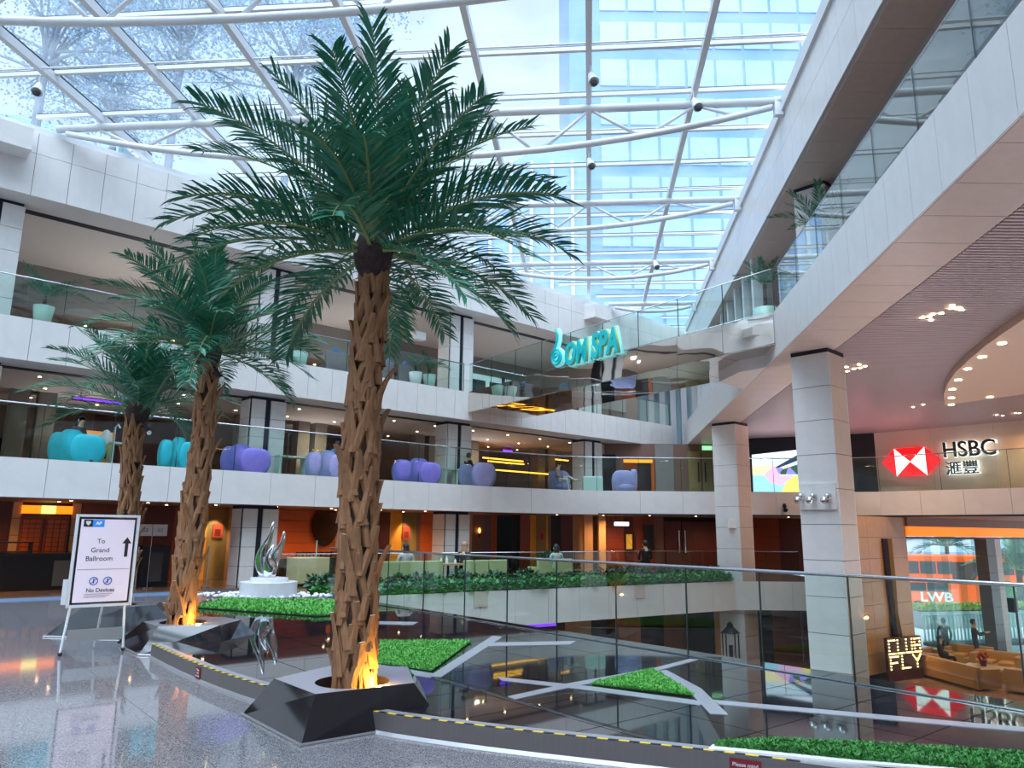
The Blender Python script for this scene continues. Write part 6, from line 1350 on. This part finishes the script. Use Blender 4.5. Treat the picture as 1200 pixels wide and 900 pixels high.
MB().add([tuple(p) for p in pa]+[(p[0], p[1]+8, p[2]) for p in pa], [(0, 3, 2, 1), (4, 5, 6, 7), (0, 1, 5, 4), (1, 2, 6, 5), (2, 3, 7, 6), (3, 0, 4, 7)]).build('wall', mat('annex_blue', (138, 176, 222), .5, var=.06, vscale=.2), lowb)
for k in range(5): a_ = at_Y(575+k*24, 235, 63.7); cube('pilaster', (a_[0], 63.8, (a_[2]+18)/2), (.3, .2, a_[2]-18+8), 0, M_steel, lowb)
# left grid building
gb = empty('tiled_building', (-30, 50, -4.3), label='teal gridded building beyond the left roof edge', cat='building'); ga, gbp = at_Y(-60, 118, 60), at_Y(140, 166, 60)
MB().add([(ga[0], 60, 10), (gbp[0], 60, 10), (gbp[0], 60, gbp[2]), (ga[0], 60, ga[2]), (ga[0], 70, 10), (gbp[0], 70, 10), (gbp[0], 70, gbp[2]), (ga[0], 70, ga[2])], [(0, 1, 2, 3), (7, 6, 5, 4), (0, 4, 5, 1), (1, 5, 6, 2), (2, 6, 7, 3), (3, 7, 4, 0)]).build('wall', mat('teal_tile_wall', (140, 186, 200), .5), gb)
for i in range(24): x = ga[0]+(gbp[0]-ga[0])*i/24; cube('mullion', (x, 59.95, 26), (.12, .1, 40), 0, M_steel, gb) if ga[2]-(ga[2]-gbp[2])*i/24 > 46 else None
# trees over the left roof
def tree(px, py, Y, r, label, seed, nl=9000, trunk=True):
    rnd = random.Random(seed); c = at_Y(px, py, Y); e = empty('tree', (c[0], c[1], -4.3), label=label, cat='tree', group='trees above the glass roof')
    br_ = MB(); br_.tube([(c[0], c[1], -4.3), (c[0], c[1], c[2]-r*.5), (c[0]+.5, c[1], c[2])], [.28, .2, .1], 8); lf = MB(); tips = []
    for i in range(26):
        a_ = rnd.uniform(0, 6.28); el = rnd.uniform(-.3, 1.2); L_ = r*rnd.uniform(.6, 1.05); p0 = Vector((c[0], c[1], c[2]-r*.45+rnd.uniform(0, r*.4))); d = Vector((math.cos(a_)*math.cos(el), math.sin(a_)*math.cos(el), math.sin(el))); p1 = p0+d*L_*.5+Vector((0, 0, .3)); p2 = p0+d*L_; br_.tube([p0, p1, p2], [.09, .055, .015], 5); tips += [p1, p2, p0.lerp(p2, .75)]
        for q in range(3): d2 = (d+Vector((rnd.uniform(-.6, .6), rnd.uniform(-.6, .6), rnd.uniform(-.4, .5)))).normalized(); br_.tube([p1, p1+d2*L_*.45], [.05, .01], 4); tips.append(p1+d2*L_*.45)
    vs, fs = [], []
    for i in range(nl):
        t = rnd.choice(tips)+Vector((rnd.gauss(0, 1), rnd.gauss(0, 1), rnd.gauss(0, .8)))*r*.13; d = Vector((rnd.uniform(-1, 1), rnd.uniform(-1, 1), rnd.uniform(-1, .5))).normalized()*rnd.uniform(.14, .26); s = d.cross(Vector((rnd.uniform(-1, 1), rnd.uniform(-1, 1), 1))).normalized()*.07; k = len(vs); vs += [tuple(t), tuple(t+d*.5+s), tuple(t+d), tuple(t+d*.5-s)]; fs.append((k, k+1, k+2, k+3))
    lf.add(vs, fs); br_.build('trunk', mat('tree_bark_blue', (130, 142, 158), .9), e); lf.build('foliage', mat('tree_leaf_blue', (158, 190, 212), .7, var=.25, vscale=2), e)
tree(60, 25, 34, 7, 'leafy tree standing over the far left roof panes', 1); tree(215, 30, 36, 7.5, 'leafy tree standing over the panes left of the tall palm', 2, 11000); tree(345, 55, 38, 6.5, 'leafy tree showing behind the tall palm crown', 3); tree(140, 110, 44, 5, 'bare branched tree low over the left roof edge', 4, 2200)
